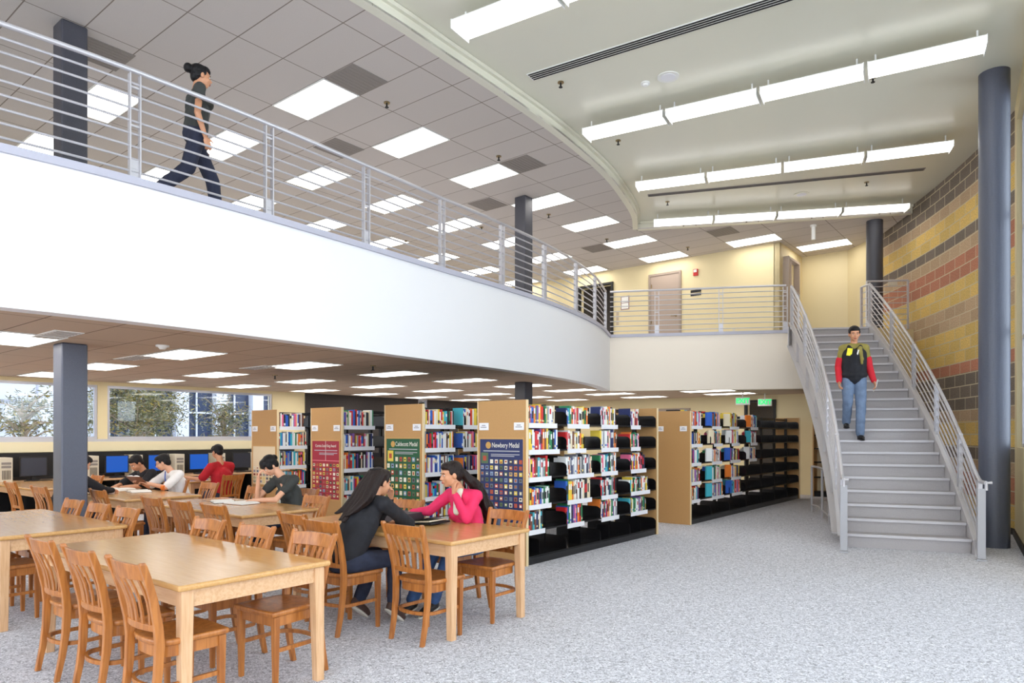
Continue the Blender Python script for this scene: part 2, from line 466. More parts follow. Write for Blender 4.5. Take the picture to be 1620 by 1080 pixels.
# ---- cream window wall from the corner K towards the camera's right, with tall windows
def wallrun(name, p, q, mt, z0=0.0, z1=6.72, th=0.2, holes=(), side=1):
    """straight wall p->q with rectangular holes (s0,s1,z0,z1) measured along p->q"""
    d = (q - p); L = d.length; u = d.normalized(); ang = math.atan2(u.y, u.x)
    mb = MB(); xs = sorted(set([0, L] + [h[0] for h in holes] + [h[1] for h in holes]))
    for s0, s1 in zip(xs[:-1], xs[1:]):
        hz = sorted([(h[2], h[3]) for h in holes if h[0] <= s0 + 1e-6 and h[1] >= s1 - 1e-6]); z = z0
        y0, y1 = (0, th) if side > 0 else (-th, 0)
        for a, b in hz:
            if a > z + 1e-4: mb.bx(s0, s1, y0, y1, z, a)
            z = b
        if z1 > z + 1e-4: mb.bx(s0, s1, y0, y1, z, z1)
    o = mb.build(name, mt, loc=p, rz=ang); return struct(o), ang
K2 = K + Vector((-0.545, -0.839, 0)) * 3.2
holes = [(0.42, 3.1, 1.37, 6.25)]
wallrun('wall_right_window', K, K2, M['cream'], holes=holes, side=1, z1=6.72)
K3 = Vector((8.6, -4.0, 0))
L23 = (K3 - K2).length
h2 = [(0.3 + i * 2.1, 2.25 + i * 2.1, 0.6, 6.2) for i in range(5)]
_, a23 = wallrun('wall_right_front', K2, K3, M['cream'], holes=h2, side=1)
def window(name, p, ang, s0, s1, z0, z1, ncol=2, nrow=2, y=0.1, glass=True, fw=0.05, frame=None):
    mb = MB(); 
    def fb(a, b, c, d): mb.bx(a, b, -0.035, 0.035, c, d)
    fb(s0, s1, z0, z0 + fw); fb(s0, s1, z1 - fw, z1); fb(s0, s0 + fw, z0 + fw, z1 - fw); fb(s1 - fw, s1, z0 + fw, z1 - fw)
    for i in range(1, ncol): x = s0 + (s1 - s0) * i / ncol; fb(x - fw / 2, x + fw / 2, z0 + fw, z1 - fw)
    for j in range(1, nrow): z = z0 + (z1 - z0) * j / nrow; fb(s0 + fw, s1 - fw, z - fw / 2, z + fw / 2)
    n = Vector((-math.sin(ang), math.cos(ang), 0))
    o = struct(mb.build(name, frame or M['alu'], loc=p + n * y, rz=ang))
    if glass:
        g = MB().bx(s0 + 0.01, s1 - 0.01, -0.004, 0.004, z0 + 0.01, z1 - 0.01).build('pane', M['glass'], parent=o)
    return o
angK = math.atan2(-0.839, -0.545)
window('window_1', K, angK, 0.42, 3.1, 1.37, 6.25, 2, 3)
for i, h in enumerate(h2): window('window_%d' % (i + 2), K2, a23, *h, 1, 3)
struct(MB().strip([K + Vector((-0.01, 0.004, 0.05)), K2 + Vector((-0.01, 0.004, 0.05))], 0.03, 0.1).build('baseboard_front', M['dark']))
# glazed front behind the camera, plain wall on the near left
F0 = Vector((8.6, -4.0, 0)); F1 = Vector((-16.0, -4.0, 0))
hf = [(0.4 + i * 2.4, 2.6 + i * 2.4, 0.5, 6.2) for i in range(10)]
_, af = wallrun('wall_front', F0, F1, M['cream'], holes=hf, side=1)
for i, h in enumerate(hf): window('window_%d' % (i + 10), F0, af, *h, 1, 3, glass=False)

# ---- left window wall (b = 15.2) and the charcoal block wall beyond it
BW = 15.2
wp = G(-3.0, BW); wq = G(19.0, BW)
S = lambda a: a + 3.0
WZ0, WZ1 = 1.47, 2.56
wins = [(0.0, 3.2), (3.4, 5.68), (5.86, 9.62)]
holes = [(S(a0), S(a1), WZ0, WZ1) for a0, a1 in wins]
wallrun('wall_left', wp, G(10.55, BW), M['cream'], z1=Z_LC + 1.2, holes=holes, side=1)
for i, (a0, a1) in enumerate(wins):
    window('window_%d' % (i + 21), wp, TH, S(a0), S(a1), WZ0, WZ1, 1, 1, y=0.06, fw=0.05)
struct(gmesh(MB().bx(-3.0, 10.3, BW - 0.28, BW - 0.0, 1.23, 1.42), 'trim_1', M['sillc']))
struct(gmesh(MB().bx(-3.0, 10.3, BW - 0.16, BW - 0.0, 1.42, WZ0), 'trim_2', M['alu']))
mb = MB(); mb.bx(10.55, 14.55, BW, BW + 0.2, 0, Z_LC + 1.2).bx(14.95, 18.95, BW, BW + 0.2, 0, Z_LC + 1.2).bx(14.55, 14.95, BW, BW + 0.2, 0, 1.9)
# raised joints give the block courses
for z in [0.2 * i for i in range(1, 14)]: mb.bx(10.55, 14.5, BW - 0.004, BW, z - 0.004, z + 0.004).bx(15.0, 18.9, BW - 0.004, BW, z - 0.004, z + 0.004)
struct(gmesh(mb, 'wall_left_far', M['dblock']))
window('window_24', wp, TH, S(14.55), S(14.95), 1.9, Z_LC, 1, 1, y=0.06)
hl = [(0.5 + i * 2.2, 2.5 + i * 2.2, 0.6, 6.2) for i in range(4)]
wallrun('wall_left_near', F1, G(-3.0, BW + 0.2), M['cream'], holes=hl, side=1)

# ---- back wall of the ground floor (a = 18.75), with door openings
def gwall(name, a0, b0, a1, b1, mt, z0, z1, holes=(), side=1, th=0.2):
    return wallrun(name, G(a0, b0), G(a1, b1), mt, z0=z0, z1=z1, holes=holes, side=side, th=th)
B0, B1 = 3.0, BW
# run from high b to low b so that the thickness lies behind (greater a)
gwall('wall_back_lower', 18.75, B1, 18.75, B0, M['cream'], 0, Z_LC + 0.1, holes=[(B1 - 9.4, B1 - 8.4, 0, 2.33), (B1 - 6.7, B1 - 5.98, 0, 2.5)], side=1)

# ---- upper floor walls
gwall('wall_back_upper', 17.72, B1, 17.72, 8.2 - 0.0, M['cream'], Z_F2, Z_TC + 0.1, holes=[(3.76, 4.86, Z_F2, 6.0)], side=1)
gwall('wall_back_middle', 17.72, 8.2, 17.72, 5.51, M['cream'], Z_F2, Z_TC + 0.1, side=1)
gwall('wall_back_return', 17.72, 5.51, 19.63, 5.51, M['cream'], Z_F2, Z_TC + 0.1, holes=[(0.25, 1.15, Z_F2, 6.02)], side=1, th=0.15)
gwall('wall_back_far', 19.63, 5.51, 19.63, 4.36, M['cream'], Z_F2, Z_TC + 0.1, side=1)
wallrun('wall_back_corner', G(19.63, 4.36), Vector((8.93, 16.75, 0)), M['cream'], z0=Z_F2, z1=Z_TC + 0.1, side=1, th=0.15)
gwall('wall_left_upper', -3.0, BW, 17.9, BW, M['cream'], Z_F2, Z_TC + 0.1)
# charcoal sheets stand in for the shade inside the rooms behind the openings
gmesh(MB().bx(19.7, 19.8, 5.5, 7.6, 0, Z_LC), 'wall_shade_backing', M['dblock']); struct(bpy.data.objects['wall_shade_backing'])
struct(gmesh(MB().bx(18.6, 18.7, 9.8, 12.5, Z_F2, Z_TC), 'wall_shade_backing_upper', M['dblock']))

# ---- slab of the upper floor: ceiling below, floor above
end_y = 15.02
RFL = [pol(R_OUT + 0.02, math.asin((14.75 - SC0.y) / (R_OUT + 0.02))), pol(R_WALL, math.asin((end_y - SC0.y) / R_WALL))]
STL = pol(R_IN - 0.12, PHIT); STR = pol(R_OUT + 0.05, PHIT)
dS = Vector((-math.sin(PHIT), math.cos(PHIT), 0)) * 0.03
front = offset(list(BAL), -0.12) + [EDGE + Vector((-0.2, 0.12, 0)), EDGE + Vector((0.06, 0.1, 0)), STL + dS + Vector((0.1, 0, 0)), STR + dS + Vector((-0.03, 0, 0)), STR + dS + Vector((0.02, 0.12, 0)), RFL[1] + Vector((0, 0.06, 0))]
back = [Vector((8.95, 17.2, 0)), G(20.6, 3.3), G(20.6, BW), G(-3.0, BW), G(-3.0, 5.6)]
slab = to_ab(front + back)
struct(gmesh(MB().prism(slab, Z_F2 - 0.15, Z_F2), 'floor_upper', M['carpet']))
low_front = offset(list(BAL), -0.1)
lowp = to_ab(low_front + [CORNER + Vector((0.05, 0.05, 0)), Vector((8.72, 15.45, 0)), Vector((8.9, 16.6, 0))] + back[1:])
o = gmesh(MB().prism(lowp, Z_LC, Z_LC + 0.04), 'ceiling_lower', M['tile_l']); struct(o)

# ---- white balcony front, grey cap; straight front and landing edges
def fascia(name, pts, mt, z0=Z_LC - 0.015, z1=3.90, th=0.2, kind=True):
    inner = offset(pts, -th); rings = []
    for p, q in zip(pts, inner):
        rings.append([p + Vector((0, 0, z0)), p + Vector((0, 0, z1)), q + Vector((0, 0, z1)), q + Vector((0, 0, z0))])
    o = MB().loft(rings).build(name, mt); return struct(sharp(o))
fascia('wall_balcony_curved', BAL, M['white'])
fascia('wall_balcony_straight', [CORNER, EDGE + Vector((0.25, -0.045, 0))], M['straightw'])
capc = offset(BAL, -0.1)
struct(sharp(MB().strip([p + Vector((0, 0, 3.935)) for p in capc], 0.27, 0.07).build('trim_3', M['sill'])))
d = (EDGE - CORNER).normalized(); nn = Vector((-d.y, d.x, 0))
struct(MB().strip([CORNER + nn * 0.1 + Vector((0, 0, 3.935)) - d * 0.03, EDGE + nn * 0.1 + Vector((0, 0, 3.935))], 0.27, 0.07).build('trim_4', M['sill']))
fascia('wall_landing_right', [STR + Vector((0.06, 0.10, 0)), RFL[1]], M['cream'], z1=3.85, th=0.15)
# landing side plates (steel)
pl = MB(); L0 = EDGE + Vector((0.02, 0.0, 0)); L1 = STL
pl.strip([L0 + Vector((0, 0, 3.69)), L1 + Vector((0, 0, 3.69))], 0.02, 0.4)
struct(pl.build('trim_5', M['stairp']))

# ---- ceilings
tc_poly = to_ab(list(CE) + [Vector((8.70, 15.02, 0)), Vector((9.0, 17.0, 0)), G(20.6, 3.3), G(20.6, BW + 0.1), G(-4, BW + 0.1), G(-4, 6.5)])
struct(gmesh(MB().prism(tc_poly, Z_TC, Z_TC + 0.03), 'ceiling_upper', M['tile_u']))
hall = [(-16.3, -4.2), (9.0, -4.2), (9.4, 5), (9.4, 17), (2.0, 17), (-14, 8)]
struct(MB().prism(hall, Z_AC, Z_AC + 0.1).build('ceiling', M['cream_ceil']))
edge_line = list(CE) + [Vector((2.97, 16.25, 0)), Vector((8.70, 15.05, 0))]
rings = []
CEb = list(CE); 
for p, q in zip(CEb, offset(CEb, -0.12)):
    rings.append([p + Vector((0, 0, Z_TC - 0.005)), p + Vector((0, 0, Z_AC)), q + Vector((0, 0, Z_AC)), q + Vector((0, 0, Z_TC - 0.005))])
struct(sharp(MB().loft(rings).build('trim_6', M['cream_ceil'])))
struct(sharp(MB().strip([p + Vector((0, 0, Z_AC - 0.03)) for p in offset(CEb, 0.025)], 0.05, 0.05).build('trim_7', M['cream_ceil'])))
p, q = Vector((2.97, 16.25, 0)), Vector((8.75, 15.05, 0))
dd = (q - p).normalized(); nb = Vector((-dd.y, dd.x, 0))
struct(MB().strip([p + nb * 0.06 + Vector((0, 0, (Z_TC + Z_AC) / 2)), q + nb * 0.06 + Vector((0, 0, (Z_TC + Z_AC) / 2))], 0.12, Z_AC - Z_TC + 0.01).build('trim_8', M['cream_ceil']))
struct(MB().strip([p - nb * 0.025 + Vector((0, 0, Z_AC - 0.03)), q - nb * 0.025 + Vector((0, 0, Z_AC - 0.03))], 0.05, 0.05).build('trim_9', M['cream_ceil']))

# ---- doors and openings
def gdoor(name, a, b0, b1, z0, z1, handle=True, panel=True, fmat=None):
    """door in a wall at constant a, seen from smaller a"""
    f = MB(); t = 0.06
    f.bx(a - 0.02, a + 0.1, b0 - t, b0, z0, z1 + t).bx(a - 0.02, a + 0.1, b1, b1 + t, z0, z1 + t).bx(a - 0.02, a + 0.1, b0, b1, z1, z1 + t)
    o = struct(gmesh(f, name, fmat or M['doorf']))
    if panel:
        MB().bx(a + 0.0, a + 0.045, b0, b1, z0, z1).build('door_leaf', M['door'], parent=o)
        if handle:
            h = MB(); h.cyl((a - 0.01, b0 + 0.09, z0 + 1.0), 0.03, 0.012, 16, axis='X'); h.tube([(a - 0.03, b0 + 0.09, z0 + 1.0), (a - 0.05, b0 + 0.09, z0 + 1.0), (a - 0.05, b0 + 0.22, z0 + 1.0)], 0.01)
            h.build('door_handle', M['brass'], parent=o)
            hg = MB(); hg.box((a - 0.012, b1 - 0.03, z0 + 1.9), (0.012, 0.02, 0.1)); hg.box((a - 0.012, b1 - 0.03, z0 + 0.9), (0.012, 0.02, 0.1)); hg.build('hinge', M['brass'], parent=o)
    return o
gdoor('door_1', 17.69, 8.2, 9.06, Z_F2, 6.02)
gdoor('door_2', 17.69, 10.34, 11.44, Z_F2, 6.0, panel=False, fmat=M['dark'])
gdoor('door_3', 18.72, 5.98, 6.7, 0, 2.44, panel=False, fmat=M['dark'])
f = MB(); f.bx(17.97, 18.03, 5.36, 5.5, Z_F2, 6.08).bx(18.87, 18.93, 5.36, 5.5, Z_F2, 6.08).bx(17.97, 18.93, 5.36, 5.5, 6.02, 6.08)
o = struct(gmesh(f, 'door_4', M['doorf']))
MB().box((18.42, 5.75, (Z_F2 + 6.0) / 2), (0.85, 0.045, 2.15), rz=R(60)).build('door_leaf', M['door'], parent=o)
gdoor('door_5', 18.72, 8.4, 9.4, 0, 2.27)
# ================================================================== COLUMNS
def sqcol(x, y, L, z0, z1, name, label, m):
    # nearest corner at (x, y), sides along the building axes
    a, b = AB(x, y)
    o = MB().bx(-L / 2, L / 2, -L / 2, L / 2, z0, z1).build(name, m, bevel=0.02, seg=3)
    o.location = G(a + L / 2, b + L / 2); o.rotation_euler.z = TH
    return tag(o, label, 'column')
sqcol(-5.23, 8.0, 0.28, 0, Z_LC, 'square_column', 'tall blue-grey square steel column standing among the study tables at left', M['steel_col'])
sqcol(0.26, 13.9, 0.27, 0, Z_LC, 'square_column', 'blue-grey square column rising behind the bookcase with the blue poster', M['steel_dark'])
sqcol(-4.98, 18.2, 0.3, 0, Z_LC, 'square_column', 'small distant grey square column at the end of the window wall', M['steel_col'])
sqcol(-5.23, 8.0, 0.28, Z_F2, Z_TC, 'square_column', 'dark square column on the upper floor behind the railing, far left', M['steel_dark'])
sqcol(0.26, 13.9, 0.27, Z_F2, Z_TC, 'square_column', 'dark square column on the upper floor near the bend of the railing', M['steel_dark'])
for (x, y, r, z0, z1, lb) in ((6.705, 9.58, 0.185, 0, Z_AC, 'thick round blue-grey column standing at the foot of the stairs'),
                              (8.22, 15.62, 0.172, Z_F2, Z_TC, 'round dark grey column on the upper floor at the top of the stairs')):
    o = sharp(MB().cyl((0, 0, z0), r, z1 - z0, 48).build('round_column', M['steel_col'] if z0 == 0 else M['steel_dark']))
    o.location = (x, y, 0); tag(o, lb, 'column')

# ================================================================== RECESSED LIGHT PANELS
def recessed(name, z, drop, L=1.19, Wd=0.575):
    t = thing(name)
    f = MB(); e = 0.02
    f.bx(-Wd / 2 - e, Wd / 2 + e, L / 2, L / 2 + e, -0.012, 0).bx(-Wd / 2 - e, Wd / 2 + e, -L / 2 - e, -L / 2, -0.012, 0)
    f.bx(-Wd / 2 - e, -Wd / 2, -L / 2, L / 2, -0.012, 0).bx(Wd / 2, Wd / 2 + e, -L / 2, L / 2, -0.012, 0)
    f.build('frame', M['wplastic'], t)
    MB().bx(-Wd / 2, Wd / 2, -L / 2, L / 2, -drop, -0.001).build('diffuser', M['panel'], t)
    return t
proto = recessed('ceiling_light', 0, 0.006); used = False
def putlight(a, b, z, label, group):
    global used
    if not used: o = proto; o.location = G(a, b, z); o.rotation_euler.z = TH; tag(o, label, 'light', group); used = True
    else:
        o = dup(proto, G(a, b, z), TH, label, group)
    return o
from_curve = lambda a, b: G(a, b)
def left_of(pt, line):
    """is the plan point on the left (inner) side of the curve"""
    best = min(range(len(line) - 1), key=lambda i: (line[i] - pt).length)
    t = line[min(best + 1, len(line) - 1)] - line[max(best - 1, 0)]
    return t.x * (pt.y - line[best].y) - t.y * (pt.x - line[best].x) > 0
rows_u = [(8.45, 'row nearest the curved edge', 0, 8), (10.97, 'middle row', -1, 8), (13.40, 'row farthest from curved edge', -1, 8)]
for b, nm, k0, k1 in rows_u:
    n = 0
    for k in range(k0, k1):
        a = 6.04 + 1.868 * (k)
        if a > 17.4: continue
        if b < 9 and k < 0: continue
        p = G(a, b)
        if p.y < 3: continue
        putlight(a, b, Z_TC, 'lit panel in the upper ceiling, %s from left, %s' % (ORD[n], nm), 'upper ceiling light panels'); n += 1
putlight(17.2, 5.98, Z_TC, 'lit ceiling panel above the door wall, left one of two near the stair head', 'upper ceiling light panels')
putlight(18.75, 4.72, Z_TC, 'lit ceiling panel above the stair head, right one of two', 'upper ceiling light panels')
for b, nm in ((6.72, 'row under the straight balcony'), (9.2, 'front row'), (11.8, 'middle row'), (14.1, 'row by the windows')):
    n = 0
    for k in range(-1, 9):
        a = 2.6 + 1.868 * k
        p = G(a, b)
        if b < 7 and a < 14.5: continue
        if a < 2 and b < 11: continue
        if a > 18.4: continue
        if b < 7 and a < 16: a += 0.45
        putlight(a, b, Z_LC, 'lit panel under the balcony, %s from left, %s' % (ORD[n], nm), 'lower ceiling light panels'); n += 1

# ================================================================== AIR VENTS, SPRINKLERS AND SMALL CEILING FITTINGS
def venttile(a, b, z, la, lb, label, m='vent'):
    t = thing('ceiling_vent', G(a, b, z), TH, label, 'vent', 'square ceiling vents')
    MB().bx(-la / 2, la / 2, -lb / 2, lb / 2, -0.008, 0).build('plate', M[m], t)
    s = MB()
    for i in range(9): s.bx(-la / 2 + 0.03, la / 2 - 0.03, -lb / 2 + 0.03 + i * (lb - 0.06) / 8 - 0.004, -lb / 2 + 0.03 + i * (lb - 0.06) / 8 + 0.004, -0.012, -0.008)
    s.build('grille', M['vent'], t)
for a, b, lb in ((6.04, 7.52, 'dark square vent beside the first lit panel of the curve-side row'), (7.30, 9.55, 'dark square vent between the first and middle rows of upper panels'),
                 (9.78, 7.52, 'dark square vent right of the lit panel by the ceiling curve'), (11.02, 9.42, 'dark square vent left of the upper square column'),
                 (15.38, 9.42, 'dark square vent next to the lit panel left of the upstairs door'), (16.0, 6.3, 'dark square vent just beyond the end of the smooth ceiling'),
                 (3.6, 9.55, 'dark square vent behind the far left column, upper ceiling')):
    venttile(a, b, Z_TC, 0.6, 0.6, lb)
for a, b, lb in ((4.25, 10.1, 'pale slotted vent below the light panel right of the left column'), (2.75, 8.45, 'pale slotted vent beside the light panel at the far left'),
                 (6.1, 10.0, 'pale slotted vent beside the second light panel under the balcony')):
    venttile(a, b, Z_LC, 0.28, 0.75, lb, 'wplastic')
def sprinkler(p, label, grp):
    t = thing('sprinkler', p, 0, label, 'sprinkler', grp)
    MB().cyl((0, 0, -0.012), 0.045, 0.012, 16).build('escutcheon', M['brass'], t)
    MB().cyl((0, 0, -0.07), 0.012, 0.06, 10).cyl((0, 0, -0.075), 0.028, 0.006, 12).build('head', M['dark'], t)
def atc(px, py, z):
    """point on a horizontal plane at height z seen at a photo position (used to read the photo)"""
    d = 1090 * (z - EYE) / (688 - py); return Vector(((px - 810) / 1090 * d, d, z))
for i, (px, py, w) in enumerate(((612, 162, 'between two vents near the curve'), (789, 247, 'left of the third square vent'), (868, 339, 'above the upper column'), (960, 378, 'near the end of the ceiling curve'),
                              (1088, 391, 'above the upstairs door'), (762, 359, 'over the middle row'), (642, 381, 'behind the railing')) ):
    p = atc(px, py, Z_TC); sprinkler(p, 'small sprinkler head on the upper tile ceiling, ' + w, 'sprinklers on the tile ceiling')
for i, (px, py, w) in enumerate(((887, 130, 'below the long slot diffuser'), (978, 222, 'below the long row of four lamps'), (1381, 122, 'right end, near the round column'), (1371, 288, 'between the two far lamp rows, right'),
                              (1056, 319, 'between the two far lamp rows, left'))):
    p = atc(px, py, Z_AC); sprinkler(p, 'small sprinkler head on the smooth cream ceiling, ' + w, 'sprinklers on the smooth ceiling')
for px, py, w in ((590, 578, 'right of the second light panel'), (435, 593, 'left of the third bookcase')):
    sprinkler(atc(px, py, Z_LC), 'small sprinkler head under the balcony ceiling, ' + w, 'sprinklers under the balcony')
p = atc(1057, 121, Z_AC)
t = thing('ceiling_speaker', p, 0, 'round white speaker grille in the smooth cream ceiling', 'speaker')
sharp(MB().cyl((0, 0, -0.012), 0.15, 0.012, 40).build('rim', M['wplastic'], t)); sharp(MB().cyl((0, 0, -0.016), 0.1, 0.005, 40).build('grille', M['label'], t))
p = atc(1268, 307, Z_AC)
t = thing('ceiling_speaker', p, 0, 'round speaker grille between the far lamp rows', 'speaker')
sharp(MB().cyl((0, 0, -0.012), 0.15, 0.012, 40).build('rim', M['cream_ceil'], t)); sharp(MB().cyl((0, 0, -0.016), 0.1, 0.005, 40).build('grille', M['label'], t))
t = thing('smoke_detector', atc(1021, 131, Z_AC), 0, 'small white smoke detector beside the round speaker grille', 'smoke detector')
sharp(MB().cyl((0, 0, -0.02), 0.065, 0.02, 24).build('base', M['wplastic'], t)); sharp(MB().cyl((0, 0, -0.045), 0.03, 0.026, 24, r2=0.05).build('sensor', M['wplastic'], t))
t = thing('smoke_detector', atc(257, 546, Z_LC), 0, 'white detector on the low ceiling above the light panel right of the left column', 'smoke detector')
sharp(MB().cyl((0, 0, -0.02), 0.075, 0.02, 24).build('base', M['wplastic'], t)); sharp(MB().cyl((0, 0, -0.05), 0.03, 0.03, 24, r2=0.055).build('sensor', M['wplastic'], t))
t = thing('exit_lamp', atc(1287, 356, Z_TC), 0, 'white tubular fitting hanging from the tile ceiling above the stair head', 'lamp')
sharp(MB().cyl((0, 0, -0.34), 0.045, 0.3, 20).build('tube', M['wplastic'], t)); MB().cyl((0, 0, -0.04), 0.07, 0.04, 20).build('base', M['wplastic'], t)
# long slot diffusers
def slot(p, q, w, n, label, m):
    d = (q - p); L = d.length; ang = math.atan2(d.y, d.x)
    t = thing('slot_diffuser', p, ang, label, 'air diffuser')
    MB().bx(0, L, -w / 2, w / 2, -0.01, 0).build('frame', m, t)
    for i in range(n):
        y = -w / 2 + w * (i + 0.5) / n
        MB().bx(0.02, L - 0.02, y - w / n * 0.27, y + w / n * 0.27, -0.014, -0.010).build('slot', M['ventd'] if n == 4 else mat('slot_grey', rgb(96, 92, 90), 0.7), t)
slot(atc(838, 122, Z_AC), atc(1330, -32, Z_AC), 0.19, 4, 'long black slotted air diffuser in the smooth ceiling', M['wplastic'])
slot(atc(1025, 309, Z_AC), atc(1463, 267, Z_AC), 0.13, 3, 'long grey slotted air diffuser between the two far lamp rows', M['vent'])

# ================================================================== SUSPENDED LINEAR LAMPS
def linear(p, q, label):
    d = (q - p); L = d.length; ang = math.atan2(d.y, d.x); n = 4; u = L / n
    t = thing('linear_lamp', p, ang, label, 'lamp', 'suspended four-unit lamps')
    for i in range(n):
        x0, x1 = i * u + 0.03, (i + 1) * u - 0.03
        prof = [(-0.18, 0.0), (-0.165, -0.055), (-0.07, -0.085), (0.07, -0.085), (0.165, -0.055), (0.18, 0.0)]
        mb = MB(); mb.loft([[Vector((x, y, z)) for y, z in prof] for x in (x0, x1)]); lens = mb.build('lens', M['linear'], t)
        h = MB(); h.bx(x0, x1, -0.185, 0.185, 0.0, 0.012); h.bx(x0, x1, -0.05, 0.05, 0.012, 0.035); h.bx(x0 - 0.01, x0, -0.185, 0.185, -0.09, 0.02).bx(x1, x1 + 0.01, -0.185, 0.185, -0.09, 0.02)
        h.build('housing', M['wplastic'], t)
        for xx in (x0 + 0.08, x1 - 0.08): MB().cyl((xx, 0, 0.03), 0.012, Z_AC - p.z - 0.03, 8).build('hanger', M['wplastic'], t)
ZL = 6.41
KL = (ZL - 0.06 - EYE) / (6.24 - 0.06 - EYE)
_lin = linear
def linear(p, q, label): _lin(Vector((p.x * KL, p.y * KL, ZL)), Vector((q.x * KL, q.y * KL, ZL)), label)
linear(Vector((-0.62, 7.96, ZL)), Vector((3.85, 5.24, ZL)), 'suspended row of lit prismatic lamps nearest the camera, cut off by the top edge')
linear(Vector((1.14, 10.72, ZL)), Vector((5.68, 8.22, ZL)), 'long suspended row of four lit lamps, second from the camera')
linear(Vector((2.33, 12.95, ZL)), Vector((7.12, 11.12, ZL)), 'suspended row of four lit lamps, third from the camera')
linear(Vector((3.10, 15.18, ZL)), Vector((8.12, 14.12, ZL)), 'farthest suspended row of four lit lamps, by the end of the smooth ceiling')

# ================================================================== BALCONY RAILING
RH = 1.05
def railing(pts, z, posts, name, label, h=RH, nrod=8, rtop=0.024, group=None):
    """posts: arclength fractions list"""
    t = thing(name, (0, 0, 0), 0, label, 'railing', group)
    zz = (lambda i: z) if not callable(z) else z
    P = [p + Vector((0, 0, zz(i) + h)) for i, p in enumerate(pts)]
    sharp(MB().tube(P, rtop, 10).build('top_rail', M['rail'], t))
    for k in range(nrod):
        f = (k + 0.75) / (nrod + 0.75)
        Pk = [p + Vector((0, 0, zz(i) + h * f)) for i, p in enumerate(pts)]
        sharp(MB().tube(Pk, 0.0115, 6).build('rod', M['rail'], t))
    L = [0]
    for a, b in zip(pts[:-1], pts[1:]): L.append(L[-1] + (b - a).length)
    for s in posts:
        i = max(j for j in range(len(L)) if L[j] <= s + 1e-6); i = min(i, len(pts) - 2)
        u = (s - L[i]) / (L[i + 1] - L[i]); p = pts[i].lerp(pts[i + 1], u); d = (pts[i + 1] - pts[i]).normalized()
        z0 = zz(i) + (zz(i + 1) - zz(i)) * u
        ang = math.atan2(d.y, d.x); mb = MB()
        for e in (-0.045, 0.045):
            c = p + d * e; mb.box((c.x, c.y, z0 + h / 2 - 0.02), (0.012, 0.055, h - 0.03), rz=ang)
        for zf in (0.12, 0.5, 0.85): mb.box((p.x, p.y, z0 + h * zf), (0.09, 0.02, 0.02), rz=ang)
        mb.box((p.x, p.y, z0 + 0.1), (0.08, 0.012, 0.2), rz=ang)
        mb.build('post', M['rail'], t)
    return t
rl = offset(BAL, -0.1)
def arcl_at_px(pts, px):
    """length along the plan line where it crosses the sight line of a photo column"""
    r = (px - 810) / 1090; L = 0
    for a, b in zip(pts[:-1], pts[1:]):
        fa, fb = a.x - r * a.y, b.x - r * b.y
        if fa <= 0 < fb and b.y > 0: return L + (b - a).length * (-fa) / (fb - fa)
        L += (b - a).length
    return None
posts = [arcl_at_px(rl, x) for x in (213, 425, 579, 699, 794, 861, 911, 941)]
s0 = posts[0]; posts = [s0 - 2.9, s0 - 1.45] + posts + [sum((b - a).length for a, b in zip(rl[:-1], rl[1:])) - 0.05]
posts = [p for p in posts if p and p > 0]
railing(rl, 3.97, posts, 'balcony_railing', 'long curved steel railing with thin rods along the white balcony')
q0 = CORNER + nn * 0.1 if False else rl[-1]
d = (EDGE - CORNER).normalized(); nst = Vector((-d.y, d.x, 0))
sp = [CORNER + nst * 0.1, EDGE + nst * 0.1 - d * 0.42]
Ls = (sp[1] - sp[0]).length
railing([sp[0].lerp(sp[1], i / 6) for i in range(7)], 3.97, [Ls * 0.275, Ls * 0.64, Ls - 0.02], 'balcony_railing', 'straight steel railing in front of the upstairs door')

# ================================================================== STAIRCASE
st = thing('staircase', pol((R_IN + R_OUT) / 2, PHI0), 0, 'curved grey steel staircase rising to the upper floor', 'staircase')
org = st.location.copy()
def loc(p): return p - org
PHL = PHIT + R(0.1)
for k in range(NR):
    p0, p1 = PHI0 + k * DPHI, PHI0 + (k + 1) * DPHI
    z = (k + 1) * RISE
    mb = MB()
    if k < NR - 1:
        poly = [loc(pol(R_IN, p0 - 0.0010)), loc(pol(R_OUT, p0 - 0.0010)), loc(pol(R_OUT, p1 + 0.0008)), loc(pol(R_IN, p1 + 0.0008))]
        mb.prism(poly, z - 0.035, z); mb.build('tread', M['tread'], st)
    poly = [loc(pol(R_IN, p0 - 0.0012)), loc(pol(R_OUT, p0 - 0.0012)), loc(pol(R_OUT, p0 + 0.0008)), loc(pol(R_IN, p0 + 0.0008))]
    MB().prism(poly, z - 0.03, z + 0.004).build('nosing', M['nosing'], st)
    poly = [loc(pol(R_IN, p0)), loc(pol(R_OUT, p0)), loc(pol(R_OUT, p0 + 0.0006)), loc(pol(R_IN, p0 + 0.0006))]
    MB().prism(poly, z - RISE, z - 0.02).build('riser', M['tread'], st)
def nosez(phi): return RISE * (1 + (phi - PHI0) / DPHI)
def stringer(r, w, lo, hi, ph0, ph1, nm='stringer', n=40):
    rings = []
    for i in range(n + 1):
        ph = ph0 + (ph1 - ph0) * i / n; z = nosez(ph)
        a, b = max(0.0, z + lo), z + hi
        rings.append([loc(pol(r - w / 2, ph, a)), loc(pol(r - w / 2, ph, b)), loc(pol(r + w / 2, ph, b)), loc(pol(r + w / 2, ph, a))])
    return sharp(MB().loft(rings).build(nm, M['stairp'], st))
PS = PHI0 - R(0.35)
stringer(R_IN - 0.02, 0.03, -0.40, 0.10, PS, PHIT + R(0.2))
stringer(R_IN - 0.05, 0.09, 0.085, 0.10, PS, PHIT + R(0.2), 'stringer_flange')
stringer(R_IN - 0.07, 0.12, -0.42, -0.40, PHI0 + R(1.2), PHIT + R(0.2), 'stringer_flange')
